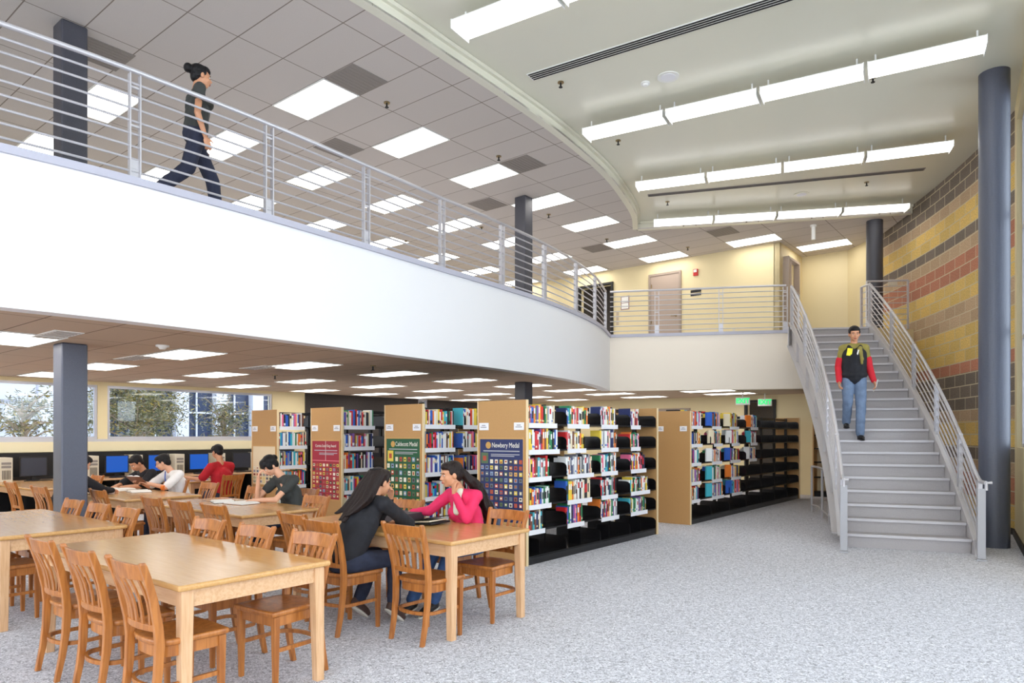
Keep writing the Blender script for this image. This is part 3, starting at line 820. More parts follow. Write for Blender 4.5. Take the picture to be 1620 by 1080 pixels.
stringer(R_OUT + 0.02, 0.03, -0.40, 0.12, PS, PHIT + R(0.2))
stringer(R_OUT + 0.03, 0.09, 0.105, 0.12, PS, PHIT + R(0.2), 'stringer_flange')
for i in range(5):
    ph = PHI0 + R(3.0) + i * R(2.1); z = nosez(ph)
    mb = MB(); c = loc(pol(R_IN - 0.055, ph, z - 0.16)); mb.box(c, (0.05, 0.02, 0.46), rz=ph); mb.build('stiffener', M['stairp'], st)
# soffit under the treads
rings = []
for i in range(31):
    ph = PHI0 + R(1.3) + (PHIT - PHI0 - R(1.3)) * i / 30; z = nosez(ph) - 0.30
    rings.append([loc(pol(R_IN, ph, z - 0.02)), loc(pol(R_IN, ph, z)), loc(pol(R_OUT, ph, z)), loc(pol(R_OUT, ph, z - 0.02))])
sharp(MB().loft(rings).build('soffit', M['stairp'], st))

def stair_rail(r, name, label, postph):
    o = org
    L = lambda p: p - o
    ph0, ph1 = PHI0 - R(1.28), PHIT + R(0.12); n = 44
    phs = [ph0 + (ph1 - ph0) * i / n for i in range(n + 1)]
    def rz(ph, f):
        top = max(0.96, nosez(ph) + 0.90) if ph > PHI0 - R(0.2) else 0.96
        if PHI0 - R(1.3) <= ph < PHI0 + R(0.6):
            u = (ph - (PHI0 - R(1.3))) / R(1.9); top = 0.96 + (nosez(PHI0 + R(0.6)) + 0.90 - 0.96) * max(0, (u - 0.35) / 0.65) ** 1.3
        base = max(0.12, nosez(ph) + 0.10)
        return base + (top - base) * f
    t = sharp(MB().tube([L(pol(r, ph, rz(ph, 1))) for ph in phs], 0.024, 10).build('railing', M['rail'], st))
    t['label'] = label
    for k in range(6):
        f = (k + 0.55) / 6.55
        sub = [ph for ph in phs if ph >= PHI0 - R(0.55) or k > 8]
        sharp(MB().tube([L(pol(r, ph, rz(ph, f))) for ph in sub], 0.0125, 6).build('rod', M['rail'], t))
    for ph in postph:
        z0, z1 = max(0, nosez(ph) + 0.05), rz(ph, 1); mb = MB()
        for e in (-0.0016, 0.0016):
            c = L(pol(r, ph + e, (z0 + z1) / 2)); mb.box(c, (0.05, 0.012, z1 - z0), rz=ph)
        mb.build('post', M['rail'], t)
    # flat newel plate at the foot
    c = pol(r - (0.05 if r > 26 else 0.0), ph0, 0.46); mb = MB(); mb.box(L(c), (0.085, 0.022, 0.86), rz=ph0 + R(2)); c2 = L(pol(r - (0.05 if r > 26 else 0.0), ph0, 0.012)); mb.box(c2, (0.11, 0.07, 0.02), rz=ph0)
    mb.build('newel', mat('newel_grey_paint', rgb(168, 168, 172), 0.4), t)
    mb = MB(); mb.tube([L(pol(r, ph0, 0.87)), L(pol(r, ph0, 0.96)), L(pol(r + 0.06, ph0, 0.965))], 0.02, 10); mb.build('handrail_end', M['rail'], t)
    return t, L
pp = [PHIT - i * R(2.75) for i in range(5)] + [PHI0 - R(0.5)]
tL, LL = stair_rail(R_IN - 0.04, 'stair_railing', 'left-hand curved steel railing of the staircase', pp)
tR, LR = stair_rail(R_OUT + 0.04, 'stair_railing', 'right-hand curved steel railing of the staircase, on the block wall side', pp)
# landing rails
def flatrail(t, o, p, q, z, nrod, h):
    p, q = p - o, q - o
    MB().tube([p + Vector((0, 0, z + h)), q + Vector((0, 0, z + h))], 0.02, 10).build('handrail', M['rail'], t)
    for k in range(nrod):
        zz = z + h * (k + 0.75) / (nrod + 0.75); MB().tube([p + Vector((0, 0, zz)), q + Vector((0, 0, zz))], 0.009, 6).build('rod', M['rail'], t)
    ang = math.atan2((q - p).y, (q - p).x)
    for c in (p, q):
        mb = MB(); mb.box((c.x, c.y, z + h / 2), (0.03, 0.05, h), rz=ang); mb.build('post', M['rail'], t)
z = nosez(PHIT) ; hh = 0.92
pT = pol(R_IN - 0.04, PHIT + R(0.12)); flatrail(tL, org, pT, EDGE + Vector((-0.18, 0.0, 0)), z, 6, hh)
pT = pol(R_OUT + 0.04, PHIT + R(0.12)); flatrail(tR, org, pT, pT + Vector((-0.02, 0.30, 0)), z, 6, hh)
t = thing('landing_railing', (7.75, 15.02, 0), 0, 'short level steel railing between the stair head and the block wall', 'railing')
flatrail(t, Vector((7.75, 15.02, 0)), Vector((7.75, 15.05, 0)), Vector((8.58, 14.93, 0)), Z_F2, 8, 1.06)
# low curved guard beneath the flight
gp = catmull([(6.05, 13.9, 0), (5.98, 13.45, 0), (5.78, 12.84, 0), (5.48, 11.9, 0), (5.22, 11.1, 0)], 5)
t = thing('guard_rail', (5.8, 12.9, 0), 0, 'low curved steel guard rail on the carpet under the staircase', 'railing'); o = Vector((5.8, 12.9, 0))
sharp(MB().tube([p - o + Vector((0, 0, 0.92)) for p in gp], 0.022, 10).build('top_rail', M['rail'], t))
sharp(MB().tube([p - o + Vector((0, 0, 0.15)) for p in gp], 0.018, 8).build('bottom_rail', M['rail'], t))
for p in (gp[0], gp[10], gp[15], gp[-1]): MB().tube([p - o, p - o + Vector((0, 0, 0.92))], 0.022, 10).build('post', M['rail'], t)
# ================================================================== TABLES
def table(a0, b0, label, W=0.97, L=2.10, H=0.755):
    """a0, b0: corner nearest the camera; long side runs along b"""
    t = thing('study_table', G(a0 + W / 2, b0 + L / 2), TH, label, 'table', 'oak study tables')
    top = MB().bx(-W / 2, W / 2, -L / 2, L / 2, H - 0.034, H).build('table_top', M['oakt'], t, bevel=0.013, seg=4)
    ap = MB(); i = 0.045
    ap.bx(-W / 2 + i, -W / 2 + i + 0.022, -L / 2 + 0.06, L / 2 - 0.06, H - 0.13, H - 0.034).bx(W / 2 - i - 0.022, W / 2 - i, -L / 2 + 0.06, L / 2 - 0.06, H - 0.13, H - 0.034)
    ap.bx(-W / 2 + 0.06, W / 2 - 0.06, -L / 2 + i, -L / 2 + i + 0.022, H - 0.13, H - 0.034).bx(-W / 2 + 0.06, W / 2 - 0.06, L / 2 - i - 0.022, L / 2 - i, H - 0.13, H - 0.034)
    ap.build('apron', M['oakl'], t)
    for sx in (-1, 1):
        for sy in (-1, 1):
            x0, y0 = sx * (W / 2 - 0.065), sy * (L / 2 - 0.065); r0, r1 = 0.034, 0.027
            rings = [[Vector((x0 + sx * (0.034 - r) + dx * r, y0 + sy * (0.034 - r) + dy * r, z)) for dx, dy in ((-1, -1), (1, -1), (1, 1), (-1, 1))] for z, r in ((0, r1), (H - 0.14, r0), (H - 0.034, r0))]
            MB().loft(rings).build('leg', M['oakleg'], t, bevel=0.004, seg=2)
    return t
table(1.74, 3.62, 'oak study table nearest the camera, with three chairs backing towards us')
table(3.73, 3.54, 'oak study table where the woman in pink and the long-haired woman sit')
table(3.66, 6.32, 'oak study table where the woman in a dark grey top reads')
table(3.66, 8.98, 'oak study table where the two boys read, right of the square column')
table(1.70, 6.48, 'bright oak study table cut off by the left edge, in front of the column')
table(3.55, 11.75, 'distant oak study table at the far left edge behind the column')
table(5.78, 11.62, 'small distant oak table in front of the man in red', 0.95, 1.3)

# ================================================================== CHAIRS (chair faces +y, origin at the centre of its footprint)
def make_chair():
    t = thing('library_chair'); m = M['oak']
    for s in (-1, 1):
        rings = [[Vector((s * 0.178 + dx * r, 0.168 + dy * r, z)) for dx, dy in ((-1, -1), (1, -1), (1, 1), (-1, 1))] for z, r in ((0, 0.014), (0.30, 0.019), (0.435, 0.021))]
        MB().loft(rings).build('leg', m, t, bevel=0.004)
        # rear post: kicks back at the floor, leans back and splays out above the seat
        prof = [(0.0, 0.168, -0.225, 0.016, 0.015), (0.15, 0.170, -0.195, 0.017, 0.018), (0.30, 0.172, -0.175, 0.017, 0.021), (0.45, 0.176, -0.168, 0.017, 0.023), (0.55, 0.181, -0.178, 0.016, 0.022),
                (0.70, 0.192, -0.208, 0.015, 0.020), (0.82, 0.203, -0.244, 0.014, 0.019), (0.885, 0.210, -0.268, 0.014, 0.018), (0.90, 0.211, -0.270, 0.011, 0.012)]
        rings = [[Vector((s * x + dx * rx, y + dy * ry, z)) for dx, dy in ((-1, -1), (1, -1), (1, 1), (-1, 1))] for z, x, y, rx, ry in prof]
        MB().loft(rings).build('back_post', m, t, bevel=0.004)
    def plan(hw, y0, y1, bulge, r=0.05, n=20):
        pts = []
        # rounded rear, squarer front
        for i in range(n + 1):
            a = PI + PI * i / n; pts.append((hw * math.copysign(abs(math.cos(a)) ** 0.75, math.cos(a)), y0 + (y0 * 0 + (1 + math.sin(a)) * 0) - (-math.sin(a)) ** 0.9 * bulge if False else y0 - bulge * (-math.sin(a)) ** 0.85 if math.sin(a) < 0 else y0))
        pts += [(hw * 1.06, y1 - 0.03), (hw * 1.03, y1), (0, y1 + 0.008), (-hw * 1.03, y1), (-hw * 1.06, y1 - 0.03)]
        return pts
    pl = plan(0.195, -0.08, 0.205, 0.105)
    n = len(pl); rings = []
    for z, s in ((0.437, 0.965), (0.443, 0.99), (0.456, 1.0), (0.466, 0.99), (0.470, 0.965)):
        rings.append([Vector((x * s, (y - 0.05) * s + 0.05, z)) for x, y in pl])
    for s, dz in ((0.80, -0.004), (0.5, -0.012), (0.2, -0.013)):
        rings.append([Vector((x * s, (y - 0.02) * s + 0.02, 0.470 + dz)) for x, y in pl])
    sharp(MB().loft(rings).build('seat', M['oak'], t), 50)
    ap = plan(0.176, -0.075, 0.178, 0.09)
    rings = [[Vector((x * k, y, z)) for x, y in ap] for z, k in ((0.375, 1), (0.437, 1))]
    inner = [[Vector((x * 0.9, y * 0.9, z)) for x, y in ap] for z in (0.437, 0.375)]
    sharp(MB().loft(rings + inner, cap=False).build('seat_apron', m, t))
    # horseshoe stretcher
    hp = [Vector((-0.175, 0.15, 0.225))]
    for i in range(13):
        a = PI + PI * i / 12; hp.append(Vector((0.178 * math.cos(a), -0.10 + 0.10 * math.sin(a), 0.225)))
    hp.append(Vector((0.175, 0.15, 0.225)))
    sharp(MB().strip(hp, 0.018, 0.024).build('stretcher', m, t), 50)
    def arcrail(z0, z1, hw, yb, sag, th, name, lean=0.0):
        rings = []
        for i in range(13):
            u = -1 + 2 * i / 12; x = hw * u; y = yb - sag * (1 - u * u)
            zt = z1 + 0.006 * (1 - u * u)
            rings.append([Vector((x, y + th / 2, z0)), Vector((x, y - th / 2, z0)), Vector((x, y - th / 2 - lean, zt)), Vector((x, y + th / 2 - lean, zt))])
        return MB().loft(rings).build(name, m, t, bevel=0.004)
    arcrail(0.80, 0.882, 0.200, -0.236, 0.038, 0.02, 'top_rail', 0.02)
    arcrail(0.520, 0.552, 0.176, -0.176, 0.028, 0.018, 'back_rail')
    for i in range(5):
        u = -0.72 + 0.36 * i
        y0, y1 = -0.176 - 0.028 * (1 - u * u), -0.240 - 0.038 * (1 - u * u)
        rings = []
        for k in range(5):
            v = k / 4; x = u * (0.165 + 0.028 * v); y = y0 + (y1 - y0) * v + 0.016 * math.sin(PI * v); z = 0.548 + 0.258 * v
            rings.append([Vector((x - 0.013, y - 0.005, z)), Vector((x + 0.013, y - 0.005, z)), Vector((x + 0.013, y + 0.005, z)), Vector((x - 0.013, y + 0.005, z))])
        MB().loft(rings).build('slat', m, t)
    return t
chair0 = make_chair(); chair_used = False
def chair(a, b, face, label, twist=0.0):
    """face 1: looks along +a, -1: looks along -a, 2: looks along +b"""
    global chair_used
    rz = {1: TH - PI / 2, -1: TH + PI / 2, 2: TH, -2: TH + PI}[face] + R(twist)
    p = G(a, b)
    if not chair_used:
        chair0.location = p; chair0.rotation_euler.z = rz; tag(chair0, label, 'chair', 'oak library chairs'); chair_used = True
        return chair0
    return dup(chair0, p, rz, label, 'oak library chairs')
P_ = 'oak slat-back chair '
chair(1.84, 3.86, 1, P_ + 'nearest the camera, tucked under the front table by its leg')
chair(1.83, 4.48, 1, P_ + 'in the middle of the three backing towards us at the front table')
chair(1.83, 5.10, 1, P_ + 'leftmost of the three backing towards us at the front table')
chair(2.56, 3.95, -1, P_ + 'on the far side of the front table, with its whole seat showing', 3)
chair(2.52, 4.60, -1, P_ + 'in the middle on the far side of the front table')
chair(2.50, 5.24, -1, P_ + 'leftmost on the far side of the front table')
chair(3.76, 3.82, 1, P_ + 'with its back to us at the near corner of the women\'s table')
chair(3.52, 4.50, 1, P_ + 'on which the long-haired woman in black sits')
chair(3.66, 5.06, 1, P_ + 'empty, just left of the long-haired woman in black', -4)
chair(4.50, 3.83, -1, P_ + 'empty on the far side of the women\'s table, beside the blue poster')
chair(4.72, 4.50, -1, P_ + 'on which the woman in pink sits, hung with a bag')
chair(4.60, 5.22, -1, P_ + 'empty behind the folder, left of the woman in pink')
chair(3.62, 6.30, 1, P_ + 'backing to us at the reading woman\'s table, rightmost')
chair(3.60, 6.93, 1, P_ + 'backing to us at the reading woman\'s table, middle one')
chair(3.60, 7.55, 1, P_ + 'backing to us at the reading woman\'s table, leftmost')
chair(4.30, 6.35, -1, P_ + 'empty at the far right corner of the reading woman\'s table')
chair(4.83, 7.28, -1, P_ + 'on which the woman in dark grey sits reading')
chair(4.60, 8.02, -1, P_ + 'empty, left of the woman in dark grey reading')
chair(3.66, 9.10, 1, P_ + 'backing to us just right of the square column')
chair(3.40, 10.28, 1, P_ + 'backing to us left of the square column', 4)
chair(4.62, 9.25, -1, P_ + 'empty, beside the boy in the white shirt')
chair(4.68, 10.20, -1, P_ + 'on which the boy in the white shirt sits')
chair(4.68, 10.88, -1, P_ + 'on which the boy in the black shirt sits')
chair(2.46, 6.62, -1, P_ + 'rightmost of three seen over the bright table at left')
chair(2.46, 7.25, -1, P_ + 'middle of three seen over the bright table at left')
chair(2.46, 7.88, -1, P_ + 'leftmost of three seen over the bright table at left')
chair(1.90, 6.98, 1, P_ + 'under the bright table at left, behind its corner leg')
chair(1.90, 7.62, 1, P_ + 'at the far left, mostly under the bright table')
chair(3.45, 11.55, 1, P_ + 'cut by the left picture edge, before the distant table')
chair(4.35, 12.35, -1, P_ + 'at the far side of the distant table, left edge')
chair(6.05, 11.05, 2, P_ + 'on which the man in the red shirt sits', 13)
chair(7.05, 11.25, 2, P_ + 'empty at the computers, right of the man in red')

# ================================================================== BOOKCASES
LEVELS = [0.10, 0.41, 0.71, 1.04, 1.37, 1.69]
TOPZ = 1.97
def bookcase(a0, b0, W, L, nbay, label, levels=LEVELS, faces=(0, 1), poster=None):
    """a0,b0 = near corner of the right-hand long face (smaller b); W across (b), L along a"""
    t = thing('bookcase', G(a0, b0), TH, label, 'bookcase', 'double-sided steel bookcases')
    for k, x in enumerate((0, L)):
        s = -1 if k == 0 else 1
        MB().bx(min(x, x + s * 0.035), max(x, x + s * 0.035), 0.0, W, 0, TOPZ).build('end_panel', M['particle'], t)
        e = MB(); x0, x1 = min(x, x + s * 0.037), max(x, x + s * 0.037)
        e.bx(x0, x1, -0.012, 0.0, 0, TOPZ).bx(x0, x1, W, W + 0.012, 0, TOPZ)
        e.build('end_panel_edge', M['edge'], t)
    MB().bx(0, L, 0.01, W - 0.01, 0, 0.095).build('base', M['black'], t)
    bw = L / nbay
    for i in range(nbay + 1):
        x = min(max(i * bw, 0.03), L - 0.03)
        MB().bx(x - 0.02, x + 0.02, W / 2 - 0.03, W / 2 + 0.03, 0.09, TOPZ - 0.02).build('upright', M['black'], t)
    MB().bx(0, L, W / 2 - 0.02, W / 2 + 0.02, TOPZ - 0.08, TOPZ - 0.03).build('top_beam', M['black'], t)
    D = W / 2 - 0.09
    for f in faces:
        for z in levels:
            for i in range(nbay):
                x0, x1 = i * bw + 0.004, (i + 1) * bw - 0.004
                mb = MB()
                y0, y1 = (0.01, 0.01 + D) if f == 0 else (W - 0.01 - D, W - 0.01)
                mb.bx(x0, x1, y0, y1, z - 0.02, z)
                # rounded end brackets
                yo, yi = (y0, y1 + 0.07) if f == 0 else (y1, y0 - 0.07)
                for xb in (x0, x1 - 0.004):
                    pr = [(yi, z - 0.02), (yo, z - 0.02), (yo, z + 0.10)]
                    for k in range(1, 6):
                        a = PI / 2 * k / 5; pr.append((yo + (yi - yo) * 0.22 * (1 - math.cos(a)), z + 0.10 + 0.06 * math.sin(a)))
                    pr.append((yi, z + 0.16))
                    mb.loft([[Vector((xx, y, zz)) for y, zz in pr] for xx in (xb, xb + 0.004)])
                mb.build('shelf', M['black'], t)
    return t, bw, D
def tagplate(t, x, y, z, w=0.15):
    o = MB().bx(x - 0.012, x, y - w / 2, y + w / 2, z - 0.045, z + 0.045).build('label_holder', M['label'], t, bevel=0.004)
    l = MB(); l.bx(x - 0.0135, x - 0.012, y - w * 0.32, y + w * 0.32, z - 0.012, z - 0.004).bx(x - 0.0135, x - 0.012, y - w * 0.2, y + w * 0.2, z + 0.01, z + 0.018)
    l.build('printed_line', mat('grey_print', rgb(110, 104, 104), 0.6), o)
def pxu(px, p0, L=None):
    """distance along a +a run starting at plan point p0 to the sight line of photo column px"""
    r = (px - 810) / 1090
    return (p0.y * r - p0.x) / (G1.x - G1.y * r)

BC = ['red', 'blue', 'white', 'yellow', 'green', 'orange', 'purple', 'black', 'brown', 'pink', 'grey', 'cream', 'turquoise', 'navy']
BR = {'red': (205, 36, 40), 'blue': (46, 96, 190), 'white': (238, 238, 236), 'yellow': (240, 208, 70), 'green': (46, 130, 84), 'orange': (236, 128, 50), 'purple': (122, 82, 150),
      'black': (34, 32, 36), 'brown': (118, 70, 50), 'pink': (238, 110, 150), 'grey': (150, 152, 160), 'cream': (234, 220, 188), 'turquoise': (70, 180, 196), 'navy': (34, 46, 96)}
WGT = [12, 11, 24, 8, 6, 8, 4, 10, 5, 6, 6, 10, 6, 5]
BOOKM = {c: mat('cover_' + c, rgb(*BR[c]), 0.45) for c in BC}
# unit book: x = thickness, y = depth (spine at y = 0), z = height; spine bulges, pages inset, title band on the spine
def bookmesh(c, band, k):
    mb = MB()
    sp = [(0.0, 0.012), (0.12, 0.003), (0.3, -0.004), (0.5, -0.006), (0.7, -0.004), (0.88, 0.003), (1.0, 0.012)]
    pr = sp + [(1.0, 1.0), (0.9, 1.0), (0.9, 0.06), (0.1, 0.06), (0.1, 1.0), (0.0, 1.0)]
    mb.loft([[Vector((x - 0.5, y, z)) for x, y in pr] for z in (0, 1)])
    mb.cur = 1; mb.bx(-0.4, 0.4, 0.05, 0.97, 0.02, 0.98)
    mb.cur = 2
    z0, z1 = ((0.55, 0.85), (0.12, 0.22), (0.30, 0.75))[k]
    mb.loft([[Vector((x - 0.5, y - 0.004, z)) for x, y in sp[1:-1]] + [Vector((x - 0.5, y + 0.003, z)) for x, y in sp[1:-1][::-1]] for z in (z0, z1)])
    o = mb.build('book', [BOOKM[c], M['paper'], BOOKM[band]]); me = o.data; bpy.data.objects.remove(o); return me
BM = {}
for c in BC:
    for k in range(3):
        band = {'white': ['red', 'blue', 'black'], 'black': ['white', 'yellow', 'red']}.get(c, ['white', 'cream', 'black'])[k]
        BM[(c, k)] = bookmesh(c, band, k)
BAYW = {0: 'first', 1: 'second', 2: 'third', 3: 'fourth'}
SHW = {5: 'top', 4: 'second', 3: 'third', 2: 'fourth', 1: 'fifth', 0: 'bottom'}
STUFF = MB(); STUFFM = [BOOKM[c] for c in BC] + [M['paper']]
nbooks = 0
def run_of_books(t_loc, u0, u1, z, depth_y, D, who, group, indiv=True, hmin=0.19, hmax=0.26, palette=None):
    """books standing along +a from u0 to u1 on a shelf of the bookcase at plan point t_loc (spines towards smaller b)"""
    global nbooks
    x = u0; n = 0; base_h = rnd.uniform(hmin, hmax)
    while x < u1 - 0.012:
        w = rnd.uniform(0.016, 0.040)
        if indiv: w = rnd.uniform(0.022, 0.044)
        if x + w > u1: w = u1 - x
        h = min(hmax + 0.02, max(hmin - 0.03, base_h + rnd.uniform(-0.025, 0.025))); d = rnd.uniform(0.15, 0.20)
        c = rnd.choices(BC, palette or WGT)[0]
        p = t_loc + G1 * (x + w / 2) + G2 * (depth_y + rnd.uniform(0, 0.012)) + Vector((0, 0, z))
        if indiv:
            o = bpy.data.objects.new('book', BM[(c, rnd.randrange(3))]); C.objects.link(o)
            o.location = p; o.rotation_euler.z = TH; o.scale = (w * 0.96, d, h)
            tag(o, '%s book, %s from left, %s' % (c, ORD[n], who), 'book', group)
            nbooks += 1
        else:
            STUFF.cur = BC.index(c)
            STUFF.box(p + G2 * (d / 2) + Vector((0, 0, h / 2)), (w * 0.94, d, h), rz=TH)
            if rnd.random() < 0.5:
                STUFF.cur = BC.index(rnd.choice(['white', 'black', 'cream', 'red'])); STUFF.box(p + G2 * 0.0 + Vector((0, 0, h * rnd.choice([0.2, 0.7]))), (w * 0.9, 0.004, h * 0.2), rz=TH)
        x += w; n += 1
    return n
def bookend(p, label, grp):
    t = MB()
    pr = [(0.0, 0), (0.0, 0.13)] + [(0.05 - 0.05 * math.cos(PI / 2 * k / 5), 0.13 + 0.05 * math.sin(PI / 2 * k / 5)) for k in range(1, 6)] + [(0.2, 0.18), (0.2, 0)]
    t.loft([[Vector((x, y, z)) for y, z in pr] for x in (0, 0.003)]); t.bx(-0.1, 0, 0.01, 0.15, 0, 0.002)
    o = t.build('bookend', M['black']); o.location = p; o.rotation_euler.z = TH; tag(o, label, 'bookend', grp); return o
def strip(t, u0, u1, z, lbl=True):
    o = MB().bx(u0, u1, -0.006, 0.004, z - 0.055, z + 0.004).build('label_strip', M['label'], t)
    return o

# --- stack 1: blue poster, individual books
A1, B1_ = AB(0.187, 8.16); p1 = G(A1, B1_)
bk1, bw1, D1 = bookcase(A1, B1_, 0.75, 3.33, 4, 'bookcase nearest the camera with the blue medal poster on its end panel')
rows = {5: [(835, 881), (891, 932), (945, 977), (981, 1013)], 4: [(835, 885), (892, 927), (945, 978), (984, 1013)], 3: [(835, 872), (891, 939), (945, 977), (990, 1022)],
        2: [(835, 872), (880, 936), (941, 977), (991, 1028)], 1: [(835, 862), (876, 924), (945, 979), (990, 1024)]}
for lv, runs in rows.items():
    for i, (x0, x1) in enumerate(runs):
        u0, u1 = max(0.02, pxu(x0, p1)), pxu(x1, p1)
        u0 = max(u0, i * bw1 + 0.012) if True else u0; u1 = min(u1, (i + 1) * bw1 - 0.02)
        strip(bk1, u0, u1, LEVELS[lv])
        n = run_of_books(p1, u0, u1, LEVELS[lv], 0.02, D1, '%s shelf, %s bay of the blue-poster bookcase' % (SHW[lv], BAYW[i]), 'books on the blue-poster bookcase',
                         hmin=0.19, hmax=0.25)
        if u1 < (i + 1) * bw1 - 0.05:
            bookend(p1 + G1 * (u1 + 0.004) + G2 * 0.02 + Vector((0, 0, LEVELS[lv])), 'black curved bookend at the %s bay, %s shelf of the blue-poster bookcase' % (BAYW[i], SHW[lv]), 'bookends on the blue-poster bookcase')
for i in range(4):
    bookend(p1 + G1 * (i * bw1 + 0.30 + 0.1 * (i % 2)) + G2 * 0.05 + Vector((0, 0, LEVELS[0])), 'black bookend alone on the empty bottom shelf, %s bay, blue-poster bookcase' % BAYW[i], 'bookends on the blue-poster bookcase')

# --- stacks 2-4
stk = []
for k, (tt, who) in enumerate(((1.745, 'green medal poster'), (3.47, 'red award poster'), (5.157, 'pale poster'))):
    a_, b_ = A1, B1_ + tt
    bkk, bw_, D_ = bookcase(a_, b_, 0.745, 3.33, 4, 'bookcase with the %s on its end panel' % who)
    stk.append((bkk, a_, b_)); pp_ = G(a_, b_)
    lim = {0: 760, 1: 615, 2: 497}[k]
    ends = {0: [(672, 723), (733, 760)], 1: [(543, 594)], 2: [(441, 487)]}[k]
    for lv in (5, 4, 3, 2, 1):
        for i, (x0, x1) in enumerate(ends):
            u0, u1 = max(0.015, pxu(x0, pp_)) , pxu(x1 + rnd.uniform(-4, 3), pp_)
            u1 = min(u1, 2.4); 
            strip(bkk, u0, u1 - 0.02, LEVELS[lv])
            pal = [12, 14, 20, 5, 6, 5, 3, 14, 5, 5, 6, 8, 6, 8] if k == 1 else None
            run_of_books(pp_, u0, u1 - 0.02, LEVELS[lv], 0.02, D_, '', '', indiv=False, hmin=0.18, hmax=0.24, palette=pal)
# --- stack 5: long range on the right, mostly empty
A5, B5 = AB(3.09, 11.90); p5 = G(A5, B5)
bk5, bw5, D5 = bookcase(A5, B5, 0.62, 6.3, 7, 'long right-hand bookcase of black shelves, mostly empty towards the stairs', levels=[0.10, 0.42, 0.73, 1.06, 1.39, 1.71])
L5 = [0.10, 0.42, 0.73, 1.06, 1.39, 1.71]
rows5 = {5: [(1094, 1111), (1127, 1141), (1155, 1169), (1188, 1199)], 4: [(1094, 1111), (1130, 1143), (1158, 1170), (1188, 1198)], 3: [(1094, 1109), (1127, 1142), (1156, 1171), (1186, 1197)],
         2: [(1094, 1109), (1127, 1142), (1157, 1172)], 1: [(1094, 1107), (1127, 1145), (1158, 1174)]}
for lv, runs in rows5.items():
    for i, (x0, x1) in enumerate(runs):
        u0, u1 = max(0.02, pxu(x0, p5)), pxu(x1, p5); strip(bk5, u0, u1, L5[lv])
        run_of_books(p5, u0, u1, L5[lv], 0.02, D5, '', '', indiv=False, hmin=0.2, hmax=0.26)
        if i: 
            STUFF.cur = BC.index(rnd.choice(['cream', 'white', 'turquoise', 'blue', 'orange'])); STUFF.box(p5 + G1 * (u0 - 0.10) + G2 * 0.03 + Vector((0, 0, L5[lv] + 0.13)), (0.15, 0.03, 0.24), rz=TH + R(-20))
for k in range(12):   # loose books lying on top
    STUFF.cur = rnd.randrange(len(BC)); u = 0.15 + k * 0.16
    STUFF.box(p5 + G1 * u + G2 * 0.4 + Vector((0, 0, TOPZ + 0.015)), (0.15, 0.2, 0.03), rz=TH + rnd.uniform(-0.3, 0.3))
tag(STUFF.build('books', STUFFM), 'colourful books filling the other bookcases behind and right of the nearest one', 'books', kind='stuff')
for bk, Wd in ((bk1, 0.75), (stk[0][0], 0.745), (stk[1][0], 0.745), (stk[2][0], 0.745)):
    tagplate(bk, -0.035, 0.10, 1.655); tagplate(bk, -0.035, Wd - 0.10, 1.655)
tagplate(bk5, -0.035, 0.12, 1.66, 0.13); tagplate(bk5, -0.035, 0.56, 1.66, 0.13)
# wall bookcase by the stairs
def wallcase():
    t = thing('wall_bookcase', G(18.40, 2.95), TH, 'low-lit cream-backed bookcase against the back wall, left of the stairs', 'bookcase')
    L = 1.75
    MB().bx(0.27, 0.30, 0, L + 0.2, 0, 1.98).build('back_panel', M['edge'], t)
    for y in (0.0, L + 0.17): MB().bx(-0.02, 0.30, y, y + 0.03, 0, 1.98).build('end_panel', M['particle'], t)
    MB().bx(0.0, 0.30, 0.03, L + 0.17, 0, 0.14).build('base', M['black'], t)
    for z in (0.5, 0.88, 1.22, 1.56, 1.93): MB().bx(0.0, 0.28, 0.03, L + 0.17, z - 0.03, z).build('shelf', M['black'], t)
    return t
wallcase()
k = 0
for z, cc, w, h, nm in ((1.56, 'red', 0.30, 0.28, 'two large red picture books upright on the upper shelf by the stairs'), (1.22, 'brown', 0.34, 0.26, 'dark patterned book facing out on the second shelf by the stairs'),
                   (0.88, 'red', 0.30, 0.28, 'red picture book facing out on the third shelf by the stairs'), (0.50, 'orange', 0.32, 0.30, 'orange and yellow picture book facing out on the fourth shelf by the stairs')):
    mb = MB(); mb.bx(-0.012, 0.012, -w / 2, w / 2, 0, h); mb.cur = 1; mb.bx(-0.0135, -0.012, -w * 0.35, w * 0.35, h * 0.55, h * 0.8)
    o = mb.build('picture_book', [BOOKM[cc], BOOKM['yellow' if cc != 'brown' else 'cream']]); o.location = G(18.46, 3.62, z + 0.002); o.rotation_euler = (0, R(-6) * -1, TH); tag(o, nm, 'book')

